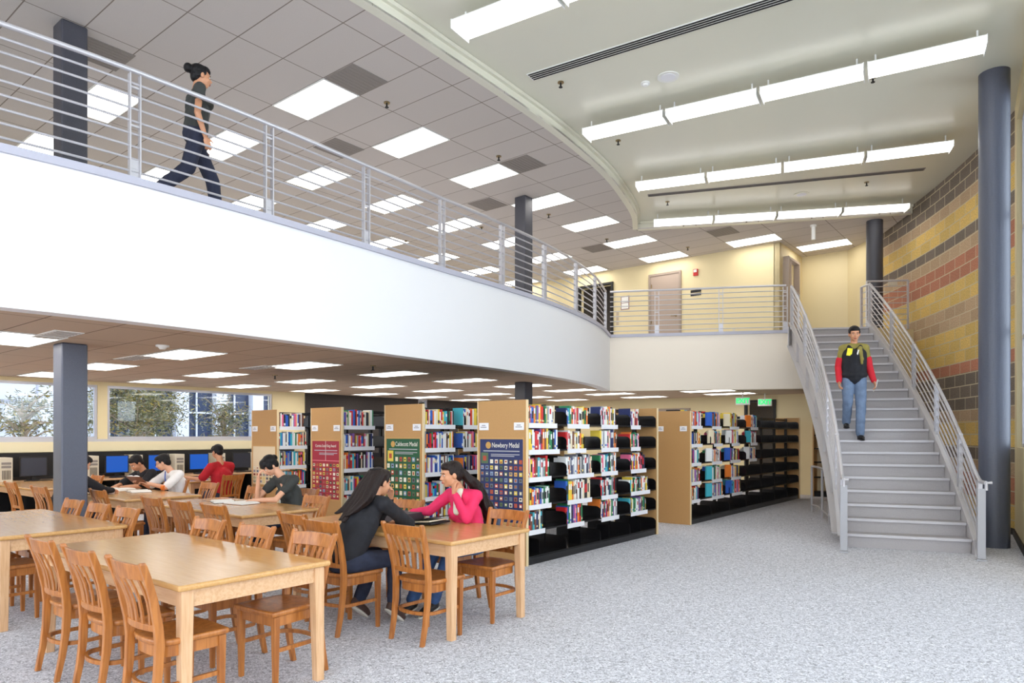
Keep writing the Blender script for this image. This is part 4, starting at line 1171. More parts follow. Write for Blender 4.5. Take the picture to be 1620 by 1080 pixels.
# ================================================================== POSTERS on the end panels
def poster(a, b0, W, base, name, label, title, cols, nrow, ncol, z0=0.58, z1=1.49, split=False, arch=False, plain=None):
    """hangs on the end panel whose near edge is at b0; width along b. Seen from -a, left edge = large b"""
    t = thing('poster', G(a - 0.037, b0 + W / 2), TH - PI / 2, label, 'poster')
    # local x = towards smaller b (right in the picture), local y = into the panel
    w = W * 0.9; h = z1 - z0
    pm = mat('poster_' + name, rgb(*base), 0.45)
    MB().bx(-w / 2, w / 2, -0.004, 0, z0, z1).build('sheet', pm, t)
    fm = mat('poster_frame_oak', rgb(196, 152, 92), 0.5)
    f = MB(); f.bx(-w / 2 - 0.02, w / 2 + 0.02, -0.008, 0, z1, z1 + 0.02).bx(-w / 2 - 0.02, w / 2 + 0.02, -0.008, 0, z0 - 0.02, z0).bx(-w / 2 - 0.02, -w / 2, -0.008, 0, z0, z1).bx(w / 2, w / 2 + 0.02, -0.008, 0, z0, z1)
    f.build('frame', fm, t)
    wm = mat('poster_print_white', rgb(232, 228, 216), 0.6)
    if title:
        y = z1 - 0.075
        if not split:
            s = MB(); s.cyl((-w * 0.30, -0.006, y), 0.042, 0.003, 24, axis='Y'); s.build('medal_seal', mat('gold_seal', rgb(196, 152, 80), 0.5), t)
            text(title, 0.085, wm, t, (w * 0.10, -0.0055, y), (R(90), 0, 0), 'title', 0.0005, squeeze=0.78)
        else:
            text(title, 0.06, wm, t, (0, -0.0055, y), (R(90), 0, 0), 'title', 0.0005, squeeze=0.8)
            MB().bx(-0.003, 0.003, -0.0055, -0.004, z1 - 0.30, z1).build('fold_line', wm, t)
            MB().bx(-w / 2, w / 2, -0.0055, -0.004, z1 - 0.305, z1 - 0.295).build('divider', mat('poster_pink', rgb(230, 130, 140), 0.6), t)
        l = MB(); l.bx(-w * 0.42, w * 0.42, -0.0055, -0.004, z1 - 0.150, z1 - 0.138).bx(-w * 0.24, w * 0.42, -0.0055, -0.004, z1 - 0.19, z1 - 0.18).bx(-w * 0.24, w * 0.3, -0.0055, -0.004, z1 - 0.21, z1 - 0.20)
        l.build('small_print', mat('poster_print_grey', rgb(176, 176, 180), 0.6), t)
    # rows of printed book covers: two tone pictures, one mesh per poster colour set
    pics = MB(); r2 = random.Random(len(name) * 7 + 3)
    top = z1 - (0.235 if not split else 0.335)
    rows_ = nrow; ch = (top - z0 - 0.02) / rows_
    for j in range(rows_):
        for i in range(ncol):
            if not split and j == 0 and i < 2: continue
            cx = -w / 2 + w * (i + 0.5) / ncol; cz = top - ch * (j + 0.5)
            pw, ph = w / ncol * 0.62, ch * 0.64
            pics.cur = r2.randrange(len(cols)); pics.bx(cx - pw / 2, cx + pw / 2, -0.0055, -0.004, cz - ph / 2, cz + ph / 2)
            pics.cur = r2.choice([0, 3, 4, 6, 8, 8]); pics.bx(cx - pw * 0.3, cx + pw * 0.3, -0.0062, -0.0055, cz - ph * r2.uniform(0.1, 0.4), cz + ph * r2.uniform(0.05, 0.35))
    if not split:
        pics.cur = plain if plain is not None else 2; cx = -w / 2 + w * 1.0 / ncol
        pics.bx(cx - w * 0.085, cx + w * 0.085, -0.0055, -0.004, top - ch * 0.85, top + 0.07)
        pics.cur = 5; pics.bx(cx - w * 0.04, cx + w * 0.04, -0.0062, -0.0055, top - ch * 0.4, top + 0.03)
    pics.build('cover_pictures', [mat('print_%d' % q, rgb(*c), 0.6) for q, c in enumerate(cols)], t)
    return t
COLS = [(232, 226, 208), (212, 168, 92), (222, 196, 80), (170, 92, 56), (104, 112, 122), (180, 74, 54), (222, 210, 178), (84, 106, 74), (70, 60, 54), (136, 156, 184)]
poster(A1, B1_, 0.75, (28, 42, 92), 'blue', 'dark blue medal poster with rows of small book covers, on the nearest bookcase', 'Newbery Medal', COLS, 10, 9, z0=0.50, z1=1.50, plain=7)
poster(stk[0][1], stk[0][2], 0.745, (20, 84, 52), 'green', 'dark green medal poster with rows of small book covers', 'Caldecott Medal', COLS, 8, 8, z0=0.50, z1=1.50, plain=2)
poster(stk[1][1], stk[1][2], 0.745, (158, 30, 52), 'red', 'crimson award poster with small pictures and a centre fold', 'Coretta Scott King Award', COLS, 8, 8, z0=0.58, z1=1.46, split=True)
poster(stk[2][1], stk[2][2], 0.745, (232, 212, 176), 'pale', 'pale cream poster with small book pictures, on the leftmost bookcase', None, COLS, 5, 7, z0=0.72, z1=1.36, split=True)

# ================================================================== COMPUTER DESK along the window wall
t = thing('computer_desk', G(2.6, 14.0), TH, 'long pale computer desk with dark dividers below the windows', 'desk')
MB().bx(0, 7.4, 0, 0.86, 0.70, 0.735).build('desk_top', M['oakl'], t)
MB().bx(0, 7.4, 0.84, 0.87, 0.0, 1.22).build('back_divider', M['dark'], t)
MB().bx(0, 7.4, 0.70, 0.84, 0.735, 0.79).build('cable_tray', M['dark'], t)
for i in range(11): MB().bx(0.0 + i * 0.737, 0.03 + i * 0.737, 0.05, 0.84, 0.0, 0.70).build('desk_leg', M['dark'], t)
def monitor(a, on, label):
    t = thing('computer_monitor', G(a, 14.36, 0.735), TH + PI, label, 'monitor', 'flat computer monitors')
    # local y points away from the viewer side after the turn: screen faces -b
    t.rotation_euler.z = TH
    MB().bx(-0.215, 0.215, 0.0, 0.04, 0.075, 0.425).build('bezel', M['dark'], t, bevel=0.006)
    MB().bx(-0.195, 0.195, -0.003, 0.0, 0.095, 0.407).build('screen', M['screen'] if on else M['screenoff'], t)
    mb = MB(); mb.bx(-0.03, 0.03, 0.012, 0.03, 0.0, 0.12); mb.build('neck', M['dark'], t)
    MB().cyl((0, 0.03, 0), 0.1, 0.015, 20).build('stand', M['dark'], t)
for a, on, w in ((3.5, False, 'grey blank monitor cut by the left edge of the picture'), (4.32, False, 'dark grey blank monitor left of the square column'), (5.71, True, 'bright blue monitor just right of the square column'), (6.50, True, 'bright blue monitor behind the boy in the white shirt'),
                 (7.34, True, 'bright blue monitor left of the man in red'), (8.32, False, 'black blank monitor right of the man in red')):
    monitor(a, on, w)
for k, (a, w) in enumerate(((3.9, 'between the two blank monitors at left'), (5.28, 'just right of the square column'), (6.08, 'behind the boy in black'), (6.92, 'between the two right blue monitors'), (7.82, 'behind the man in red'), (8.78, 'right of the black monitor'))):
    t = thing('computer_tower', G(a, 14.45, 0.735), TH, 'beige slotted computer tower on the desk ' + w, 'computer', 'beige computer towers')
    MB().bx(-0.095, 0.095, -0.12, 0.28, 0.0, 0.42).build('case', M['beige'], t, bevel=0.006)
    mb = MB(); mb.bx(-0.07, 0.07, -0.128, -0.12, 0.30, 0.34).bx(-0.07, 0.07, -0.128, -0.12, 0.24, 0.28); mb.build('drive_front', M['vent'], t)
    mb = MB()
    for i in range(6): mb.bx(-0.06 + i * 0.022, -0.05 + i * 0.022, -0.124, -0.12, 0.04, 0.2)
    mb.build('slots', M['dark'], t)
    for s in (1,):
        kb = MB().box((0.0, 0, 0), (0.40, 0.14, 0.02)); 
        if k < 5:
            o = kb.build('keyboard', M['dark'], loc=G(a + 0.42, 14.13, 0.747), rz=TH); tag(o, 'black keyboard in front of a monitor, ' + w.replace('between', 'near').replace('just ', ''), 'keyboard', 'black keyboards')
# ================================================================== SIGNS AND WALL FITTINGS
def exitsign(px, py, d, label):
    p = Vector(((px - 810) / 1090 * d, d, EYE + (688 - py) * d / 1090))
    t = thing('exit_sign', (p.x, p.y, p.z - 0.1), R(0) - R(20), label, 'sign', 'green exit signs')
    MB().bx(-0.17, 0.17, -0.01, 0.035, 0, 0.19).build('housing', M['wplastic'], t, bevel=0.006)
    text('EXIT', 0.165, M['green'], t, (0, -0.013, 0.098), (R(90), 0, 0), 'lettering', 0.001, squeeze=0.95, bold=0.007)
    MB().cyl((0, 0.012, 0.19), 0.015, max(0.02, Z_LC - (p.z + 0.09)), 10).build('stem', M['wplastic'], t)
exitsign(1175, 634, 17.3, 'illuminated green EXIT sign, left of the two under the balcony')
exitsign(1210, 636, 17.9, 'illuminated green EXIT sign, right of the two, before the dark doorway')
def on_wall(px, py, n):
    """point on the wall a = n seen at a photo position"""
    r = (px - 810) / 1090; d = n / (G1.x * r + G1.y)
    return Vector((r * d, d, EYE + (688 - py) * d / 1090))
p = on_wall(1101, 431, 17.72)
t = thing('fire_alarm', p, TH - PI / 2, 'small red and white fire alarm strobe on the cream wall upstairs', 'alarm')
MB().bx(-0.065, 0.065, -0.04, 0, -0.09, 0.09).build('plate', M['red'], t, bevel=0.005); MB().bx(-0.045, 0.045, -0.06, -0.04, 0.0, 0.07).build('strobe', M['wplastic'], t, bevel=0.005)
p = on_wall(1101, 463, 17.72)
t = thing('door_sign', p, TH - PI / 2, 'small black two-part room sign right of the taupe upstairs door', 'sign')
MB().bx(-0.15, 0.15, -0.008, 0, 0.01, 0.08).build('upper_plate', M['dark'], t); MB().bx(-0.15, 0.15, -0.008, 0, -0.08, -0.01).build('lower_plate', M['screenoff'], t)
p = on_wall(989, 479, 17.72)
t = thing('notice_frame', p, TH - PI / 2, 'small framed notice with rounded corners on the wall left of the upstairs door', 'notice')
MB().bx(-0.14, 0.14, -0.012, 0, -0.2, 0.2).build('frame', mat('pinkish_frame', rgb(168, 140, 136), 0.5), t, bevel=0.02); MB().bx(-0.11, 0.11, -0.016, -0.011, 0.01, 0.17).bx(-0.11, 0.11, -0.016, -0.011, -0.17, -0.01).build('sheets', M['paper'], t)
p = on_wall(977, 504, 17.72)
t = thing('switch_panel', p, TH - PI / 2, 'column of three small light switches below the framed notice', 'switch')
for z in (-0.14, 0, 0.14): MB().bx(-0.04, 0.04, -0.01, 0, z - 0.05, z + 0.05).build('switch_plate', mat('switch_beige', rgb(190, 172, 150), 0.5), t)
p = on_wall(1161, 522, 17.72)
t = MB().bx(-0.035, 0.035, -0.008, 0, -0.055, 0.055).build('wall_socket', M['beige'], loc=p, rz=TH - PI / 2, bevel=0.004); tag(t, 'small beige wall socket low on the cream wall upstairs', 'socket')
t = thing('wall_box', Vector((8.62, 15.6, 5.0)), R(0), 'small brass-coloured box on the block wall behind the stair head', 'fitting')
MB().bx(-0.1, 0.1, -0.02, 0.02, -0.07, 0.07).build('box', M['beige'], t, bevel=0.006)

# ================================================================== THINGS ON THE TABLES
def openbook(p, rz, label, s=1.0, cover='brown', tilt=0.0):
    t = thing('open_book', p, rz, label, 'book')
    t.rotation_euler.x = tilt
    w, h = 0.17 * s, 0.25 * s
    c = MB(); c.bx(-w - 0.005, w + 0.005, -h / 2 - 0.004, h / 2 + 0.004, 0, 0.004); c.build('cover', BOOKM[cover], t)
    for sgn in (-1, 1):
        rings = []
        for i in range(9):
            u = i / 8; x = sgn * w * u; z = 0.006 + 0.022 * math.sin(PI * min(1, u * 1.0)) ** 0.7 * (1 - 0.5 * u) + 0.006 * (1 - u)
            rings.append([Vector((x, -h / 2, 0.004)), Vector((x, h / 2, 0.004)), Vector((x, h / 2, z)), Vector((x, -h / 2, z))])
        MB().loft(rings).build('pages', M['paper'], t)
    return t
openbook(G(4.30, 7.42, 0.756), TH + R(95), 'open book lying before the woman in dark grey')
openbook(G(4.26, 7.78, 0.756), TH + R(70), 'second open book with dark pictures, left on the reading woman\'s table', 0.9, 'black')
openbook(G(4.35, 10.78, 0.756), TH + R(90), 'open notebook under the hands of the boy in black', 1.0, 'white')
openbook(G(4.30, 10.1, 0.756), TH + R(80), 'open book lying flat before the boy in the white shirt', 1.0, 'grey')
o = MB().box((0, 0, 0.002), (0.30, 0.21, 0.004)).build('paper_sheet', M['paper'], loc=G(4.15, 10.5, 0.756), rz=TH + 0.4); tag(o, 'loose white papers between the two boys', 'paper')
# ring binder
t = thing('ring_binder', G(4.36, 4.62, 0.756), TH + R(96), 'black ring binder standing part-open on the women\'s table', 'binder')
MB().box((-0.17, 0, 0.012), (0.30, 0.27, 0.012), rot=Euler((0, R(2), 0)).to_matrix()).build('lower_cover', M['dark'], t)
MB().box((-0.17, 0, 0.045), (0.29, 0.27, 0.008), rot=Euler((0, R(10), 0)).to_matrix()).build('upper_cover', M['dark'], t)
MB().box((-0.16, 0, 0.026), (0.26, 0.24, 0.012), rot=Euler((0, R(5), 0)).to_matrix()).build('papers', BOOKM['cream'], t)
MB().box((0.14, 0, 0.045), (0.30, 0.30, 0.075)).build('spine_case', mat('charcoal_binder', rgb(70, 64, 70), 0.5), t, bevel=0.005)
# bag on the chair of the woman in pink
def blob(name, parts, m, parent, vox=0.012, it=6, disp=0.0):
    mb = MB()
    for q in parts:
        if q[0] == 'e': mb.ell(q[1], q[2], q[3] if len(q) > 3 else None)
        else: mb.cone(q[1], q[2], q[3], q[4])
    return mb.build(name, m, parent, remesh=vox, smooth_it=it, disp=disp)
t = thing('backpack', G(5.08, 4.34, 0.50), TH + PI / 2, 'blue-grey backpack hanging on the chair behind the woman in pink', 'bag')
blob('bag_body', [('e', (0, 0, 0.18), (0.17, 0.09, 0.22)), ('e', (0, -0.05, 0.10), (0.13, 0.06, 0.12)), ('e', (0, 0.0, 0.3), (0.12, 0.08, 0.09))], mat('slate_bag_cloth', rgb(70, 84, 108), 0.8), t, disp=0.01)
blob('pocket', [('e', (0, -0.10, 0.11), (0.11, 0.03, 0.10))], mat('slate_bag_pocket', rgb(58, 70, 92), 0.8), t)
o = MB().cyl((0, 0, 0), 0.045, 0.16, 20, r2=0.05).build('red_pencil_cup', M['red'], loc=G(4.1, 12.2, 0.756)); tag(sharp(o), 'small red cup on the distant table at far left', 'cup')

# ================================================================== OUTSIDE: white building, trees
gb = MB().bx(-12, 34, 15.6, 40, -0.3, -0.05); o = gmesh(gb, 'terrace', mat('pale_paving', rgb(150, 150, 150), 0.9)); struct(o)
wb = rgb(182, 185, 196)
WBM = mat('white_facade_paint', wb, 0.8); GBM = mat('blue_tinted_glass', rgb(44, 54, 78), 0.3, spec=0.3); MUL = mat('white_mullion', rgb(190, 194, 204), 0.6)
t = thing('office_building', G(0, 24), TH, 'white office building with blue-tinted windows outside', 'building')
MB().bx(-8, 8.7, 0, 6, 0, 9).build('solid_wing', WBM, t)
for z in (1.78, 2.53, 3.3, 4.05): MB().bx(-8, 7.24, -0.10, 0.0, z, z + 0.05).build('ledge', mat('facade_joint', rgb(120, 122, 136), 0.7), t)
MB().bx(7.28, 7.33, -0.02, 0, 0, 9).build('joint', mat('facade_joint2', rgb(150, 152, 166), 0.7), t)
MB().bx(8.7, 26, 1.2, 6, 0, 9).build('window_wing', WBM, t)
xs = [9.35 + 1.5 * i for i in range(9)]
for i, x in enumerate(xs):
    g_ = MB().bx(x, x + 1.0, 1.15, 1.2, 0.6, 8.5).build('window', GBM, t)
    mb = MB(); mb.bx(x + 0.36, x + 0.41, 1.08, 1.15, 0.6, 8.5)
    for z in (1.2, 2.35, 3.5, 4.7): mb.bx(x, x + 1.0, 1.08, 1.15, z, z + 0.06)
    mb.build('mullion', MUL, g_)
    MB().bx(x + 1.02, x + 1.48, 0.85, 1.2, 0, 9).build('pier', WBM, t)
def tree(a, b, r, h, label, n=2600, seed=3, z0=0.0, up=0.5):
    rr = random.Random(seed); t = thing('tree', G(a, b), 0, label, 'tree', 'trees outside the windows')
    bark = mat('grey_bark', rgb(150, 134, 120), 0.9)
    mb = MB(); mb.tube([(0, 0, 0), (0.05, 0, 0.8), (0, 0.05, 1.6 + up)], [0.09, 0.07, 0.05], 8)
    tips = []
    for i in range(26):
        a_ = rr.uniform(0, 2 * PI); e = rr.uniform(0.1, 1.2); L = r * rr.uniform(0.6, 1.0)
        st_ = Vector((0, 0, rr.uniform(0.7, 1.5) + up)); en = st_ + Vector((math.cos(a_) * math.cos(e), math.sin(a_) * math.cos(e), math.sin(e))) * L
        mid = (st_ + en) / 2 + Vector((0, 0, 0.1)); mb.tube([st_, mid, en], [0.03, 0.02, 0.008], 5); tips += [mid, en, (mid + en) / 2]
    mb.build('trunk', bark, t)
    lf = MB()
    for i in range(n):
        tip = rr.choice(tips); c = tip + Vector((rr.gauss(0, 1), rr.gauss(0, 1), rr.gauss(0, 1))) * r * 0.16
        s = rr.uniform(0.045, 0.085); rot = Euler((rr.uniform(0, 6), rr.uniform(0, 6), rr.uniform(0, 6))).to_matrix()
        lf.cur = rr.choices([0, 1, 2, 3], [5, 4, 2, 2])[0]
        vs = [c + rot @ Vector(v) * s for v in ((-0.2, 0, 0), (0, -1, 0.15), (0.2, 0, 0), (0, 1, 0.15))]
        lf.add(vs, [(0, 1, 2, 3)])
    lf.build('foliage', [mat('leaf_olive', rgb(96, 98, 62), 0.7), mat('leaf_grey_green', rgb(132, 130, 110), 0.7), mat('leaf_gold', rgb(150, 132, 70), 0.7), mat('leaf_dark', rgb(56, 58, 44), 0.7)], t)
tree(7.75, 18.4, 1.75, 3, 'leafy tree close outside the middle of the large window', 9500, 3)
tree(10.3, 18.8, 0.9, 3, 'smaller leafy tree outside the right end of the window', 1300, 5)
tree(5.2, 18.0, 0.9, 3, 'sparse young tree outside just right of the square column', 1100, 8)
# ================================================================== PEOPLE
SKIN = {'light': mat('skin_light', rgb(222, 168, 136), 0.5, noise_amt=0.03), 'tan': mat('skin_tan', rgb(204, 146, 110), 0.5, noise_amt=0.03)}
HAIR = mat('black_hair', rgb(17, 14, 16), 0.55, spec=0.3, noise_amt=0.3, noise_scale=60, bump=0.5, bump_scale=90)
HAIRB = mat('dark_brown_hair', rgb(32, 20, 17), 0.55, spec=0.3, noise_amt=0.3, noise_scale=60, bump=0.5, bump_scale=90)
LIP = mat('lips', rgb(176, 84, 78), 0.5); EYEW = mat('eye_white', rgb(232, 228, 224), 0.3); IRIS = mat('dark_iris', rgb(36, 24, 18), 0.2)
V = Vector
def head_prims(mb, H, s):
    """H: 4x4 matrix of the head, s: scale. +y is the face direction"""
    T = lambda p: H @ (V(p) * s)
    Rm = H.to_3x3()
    def e(c, r): mb.ell(T(c), tuple(x * s for x in r), Rm)
    e((0, -0.014, 0.030), (0.074, 0.092, 0.082))
    e((0, 0.020, -0.030), (0.060, 0.068, 0.078))
    e((0, 0.048, -0.084), (0.030, 0.030, 0.024))
    e((0, 0.030, -0.066), (0.050, 0.048, 0.034))
    e((0, 0.066, 0.022), (0.050, 0.020, 0.014))
    for k in (-1, 1):
        e((k * 0.036, 0.058, -0.030), (0.022, 0.022, 0.026))
        e((k * 0.073, -0.006, -0.012), (0.010, 0.021, 0.031))
    mb.cone(T((0, 0.084, 0.008)), T((0, 0.104, -0.028)), 0.0065 * s, 0.0105 * s)
    e((0, 0.090, -0.034), (0.016, 0.010, 0.009))
    e((0, 0.082, -0.060), (0.022, 0.012, 0.012))
def face_parts(t, body, H, s):
    T = lambda p: H @ (V(p) * s); Rm = H.to_3x3()
    for k in (-1, 1):
        e = MB().ell(T((k * 0.029, 0.0775, 0.002)), (0.0115 * s, 0.0085 * s, 0.0048 * s), Rm, 12, 8).build('eye', EYEW, body, smooth=True)
        MB().ell(T((k * 0.028, 0.0845, 0.002)), (0.0062 * s, 0.004 * s, 0.0050 * s), Rm, 10, 8).build('iris', IRIS, e if False else body, smooth=True)
        MB().tube([T((k * 0.014, 0.086, 0.019)), T((k * 0.030, 0.0835, 0.024)), T((k * 0.046, 0.073, 0.018))], [0.003 * s, 0.004 * s, 0.002 * s], 6).build('eyebrow', HAIR, body, smooth=True)
    MB().ell(T((0, 0.0915, -0.0575)), (0.020 * s, 0.006 * s, 0.0042 * s), Rm, 12, 8).ell(T((0, 0.0900, -0.0655)), (0.017 * s, 0.0065 * s, 0.0048 * s), Rm, 12, 8).build('lips', LIP, body, smooth=True)
def hand(mb, w, d, n, s=1.0, curl=0.5, side=1, spread=0.12):
    """w wrist, d pointing to the fingers, n back-of-hand normal, side: +1 thumb on d x n side"""
    w, d, n = V(w), V(d).normalized(), V(n); n = (n - d * n.dot(d)).normalized(); x = d.cross(n) * side
    rot = Matrix((x, d, n)).transposed()
    mb.ell(w + d * 0.045 * s, (0.037 * s, 0.050 * s, 0.014 * s), rot); mb.cone(w, w + d * 0.03 * s, 0.023 * s, 0.022 * s)
    for i, (o, L) in enumerate(((0.028, 0.070), (0.010, 0.080), (-0.009, 0.074), (-0.027, 0.058))):
        base = w + d * (0.083 - 0.004 * abs(i - 1)) * s + x * o * s
        dd = (d + x * spread * (1.2 - i * 0.8)).normalized(); a = 0.25 + curl * 0.9
        d1 = (dd * math.cos(a * 0.6) - n * math.sin(a * 0.6)); d2 = (dd * math.cos(a * 1.5) - n * math.sin(a * 1.5)); d3 = (dd * math.cos(a * 2.3) - n * math.sin(a * 2.3))
        p1 = base + d1 * L * 0.45 * s; p2 = p1 + d2 * L * 0.32 * s; p3 = p2 + d3 * L * 0.24 * s
        mb.cone(base - d * 0.02 * s, base, 0.0095 * s, 0.0092 * s, 8); mb.cone(base, p1, 0.0092 * s, 0.0085 * s, 8); mb.cone(p1, p2, 0.0085 * s, 0.0078 * s, 8); mb.cone(p2, p3, 0.0078 * s, 0.0065 * s, 8)
    b = w + d * 0.022 * s + x * 0.026 * s
    p1 = b + (x * 0.75 + d * 0.65 - n * 0.15).normalized() * 0.038 * s; p2 = p1 + (x * 0.35 + d * 0.9 - n * 0.25).normalized() * 0.030 * s
    mb.cone(b, p1, 0.013 * s, 0.010 * s, 8); mb.cone(p1, p2, 0.010 * s, 0.008 * s, 8)
def headm(c, yaw, pitch, roll=0):
    return Matrix.Translation(V(c)) @ (Matrix.Rotation(R(-yaw), 4, 'Z') @ Matrix.Rotation(R(-pitch), 4, 'X') @ Matrix.Rotation(R(roll), 4, 'Y'))
def person(loc, rz, label, P):
    """P: joints in the person's own frame (+y forward, +x their right)"""
    t = thing('person', loc, rz, label, 'person')
    f = P.get('f', 1.0)   # build: >1 broader
    sk = SKIN[P.get('skin', 'light')]; s = P.get('hs', 1.0)
    H = headm(P['head'], P.get('yaw', 0), P.get('pitch', 0), P.get('roll', 0))
    neck, pel, chest = V(P['neck']), V(P['pelvis']), V(P['chest'])
    vox = P.get('vox', 0.007)
    mb = MB(); head_prims(mb, H, s)
    mb.cone(neck - V((0, 0.01, 0.04)), H @ V((0, -0.02, -0.05)) , 0.052 * f, 0.048)
    mb.cone(pel + V((0, 0, 0.06)), chest, 0.085 * f, 0.085 * f); mb.cone(chest, neck - V((0, 0, 0.07)), 0.085 * f, 0.045)
    for k, sd in (('r', 1), ('l', -1)):
        sh, el, wr = V(P['sh_' + k]), V(P['el_' + k]), V(P['wr_' + k])
        mb.cone(neck - V((0, 0, 0.08)), sh, 0.030, 0.026 * f); mb.cone(sh, sh.lerp(el, 0.3), 0.026, 0.034); mb.cone(sh.lerp(el, 0.3), el, (0.034 if P.get('sleeve', 1.0) >= 1 else 0.039) * f, (0.031 if P.get('sleeve', 1.0) >= 1 else 0.036) * f); mb.cone(el, wr, 0.037 * f, 0.0245 * f)
        hd = P.get('hd_' + k, wr - el); hn = P.get('hn_' + k, (0, 0, 1)); hand(mb, wr, hd, hn, 0.95 * s, P.get('curl', 0.5), P.get('ts_' + k, -1 if k == 'r' else 1))
        hp, kn, an = V(P['hip_' + k]), V(P['kn_' + k]), V(P['an_' + k])
        mb.cone(pel, hp, 0.08 * f, 0.07); mb.cone(hp, kn, 0.06 * f, 0.045); mb.cone(kn, an, 0.045, 0.034); 
    body = mb.build('body', sk, t, remesh=vox, smooth_it=3)
    if P.get('face', True): face_parts(t, body, H, s)
    # top
    c = P['top']; mb = MB(); g = 0.012
    mb.cone(pel + V((0, 0, 0.04)), pel.lerp(chest, 0.5), 0.138 * f, 0.128 * f); mb.cone(pel.lerp(chest, 0.5), chest, 0.128 * f, 0.137 * f)
    for sd in (-1, 1):
        mb.cone(chest + V((sd * 0.045 * f, 0, 0)), (neck + V((sd * 0.075, 0, -0.075))), 0.110 * f, 0.058 * f)
        mb.cone(pel + V((sd * 0.045, 0, 0.04)), chest + V((sd * 0.055, 0, 0)), 0.115 * f, 0.112 * f)
    if P.get('bust'):
        up = (neck - chest).normalized(); fw = V((0, up.z, -up.y)).normalized()
        for sd in (-1, 1): mb.ell(chest + V((sd * 0.065, 0, 0)) + fw * 0.085 + up * 0.02, (0.068, 0.06, 0.066))
    for k in ('r', 'l'):
        sh, el, wr = V(P['sh_' + k]), V(P['el_' + k]), V(P['wr_' + k]); sl = P.get('sleeve', 1.0)
        mb.cone(neck + V((0, 0, -0.055)), sh, 0.060, 0.066 * f)
        if sl >= 1:
            mb.cone(sh, el, 0.062 * f, 0.052 * f); mb.cone(el, el.lerp(wr, 0.93), 0.052 * f, 0.038 * f)
        else: mb.cone(sh, sh.lerp(el, sl), 0.066 * f, 0.064 * f)
    top = mb.build('shirt', c, t, remesh=max(vox, 0.009), smooth_it=5, disp=0.014)
    if P.get('sleeve_col'):
        for k in ('r', 'l'):
            mb = MB(); sh, el, wr = V(P['sh_' + k]), V(P['el_' + k]), V(P['wr_' + k])
            mb.cone(sh.lerp(el, 0.62), el, 0.066 * f, 0.058 * f); mb.cone(el, el.lerp(wr, 0.95), 0.058 * f, 0.042 * f)
            mb.build('lower_sleeve', P['sleeve_col'], t, remesh=0.010, smooth_it=3)
    # trousers
    mb = MB(); tf = P.get('tf', 1.0)
    mb.ell(pel + V((0, -0.005, 0)), (0.165 * f, 0.125, 0.115))
    for k in ('r', 'l'):
        hp, kn, an = V(P['hip_' + k]), V(P['kn_' + k]), V(P['an_' + k])
        mb.cone(hp, kn, 0.093 * f, 0.066 * tf); mb.cone(kn, an + (kn - an).normalized() * 0.03, 0.066 * tf, 0.056 * tf)
    mb.build('trousers', P['legs'], t, remesh=max(vox, 0.010), smooth_it=4, disp=0.012)
    for k in ('r', 'l'):
        an = V(P['an_' + k]); td = V(P.get('toe_' + k, (0, 1, -0.25))).normalized(); side = td.cross(V((0, 0, 1))).normalized(); up = side.cross(td)
        rot = Matrix((side, td, up)).transposed()
        c0 = an + td * 0.06 - up * 0.035
        mb = MB(); mb.ell(c0, (0.044, 0.125, 0.042), rot); mb.ell(an - up * 0.02 - td * 0.01, (0.042, 0.055, 0.055), rot)
        sh_ = mb.build('shoe', P['shoes'], t, remesh=0.009, smooth_it=3)
        mb = MB(); mb.ell(c0 - up * 0.030, (0.047, 0.130, 0.016), rot); mb.build('sole', P.get('soles', P['shoes']), sh_, smooth=True)
    # hair
    T = lambda p: H @ (V(p) * s); Rm = H.to_3x3(); hm = P.get('hair', HAIR)
    mb = MB()
    mb.ell(T((0, -0.030, 0.042)), (0.083 * s, 0.092 * s, 0.082 * s), Rm); mb.ell(T((0, 0.022, 0.074)), (0.066 * s, 0.062 * s, 0.044 * s), Rm)
    mb.ell(T((0, -0.058, -0.012)), (0.066 * s, 0.052 * s, 0.070 * s), Rm)
    st = P.get('hairstyle', 'short')
    if st == 'short':
        for i in range(9):
            a = -1 + 2 * i / 8; mb.ell(T((a * 0.055, 0.062 - 0.02 * a * a, 0.066)), (0.016 * s, 0.018 * s, 0.018 * s), Rm)
    for sd in (-1, 1): mb.ell(T((sd * 0.064, -0.030, 0.012)), (0.016 * s, 0.045 * s, 0.050 * s), Rm); mb.ell(T((sd * 0.066, 0.020, 0.030)), (0.012 * s, 0.018 * s, 0.034 * s), Rm)
    if st in ('bun', 'bob'):
        mb.ell(T((0, 0.055, 0.062)), (0.062 * s, 0.034 * s, 0.028 * s), Rm)
    if st == 'bun': mb.ell(T((0, -0.135, 0.045)), (0.05 * s, 0.045 * s, 0.05 * s), Rm)
    if st == 'bob':
        for sd in (-1, 1): mb.ell(T((sd * 0.068, 0.018, 0.020)), (0.018 * s, 0.045 * s, 0.055 * s), Rm)
        mb.ell(T((0.0, 0.074, 0.045)), (0.058 * s, 0.022 * s, 0.024 * s), Rm); mb.ell(T((0, -0.11, 0.03)), (0.04 * s, 0.035 * s, 0.04 * s), Rm)
    rr = random.Random(5)
    for chain in P.get('locks', []):
        pts = [V(p[:3]) for p in chain]; rs = [p[3] for p in chain]
        for a, b, ra, rb in zip(pts[:-1], pts[1:], rs[:-1], rs[1:]): mb.cone(a, b, ra, rb, 10)
        # loose strands give the mass a broken outline
        for q in range(P.get('strands', 10)):
            off = V((rr.uniform(-1, 1), rr.uniform(-1, 1), 0)); wv = rr.uniform(0, 6)
            sm = catmull([p + off * r * 0.85 + V((math.sin(wv + i * 2.1), math.cos(wv + i * 2.1), 0)) * P.get('wave', 0.004) for i, (p, r) in enumerate(zip(pts, rs))], 4)
            for a, b in zip(sm[:-1], sm[1:]): mb.cone(a, b, 0.010, 0.010, 6)
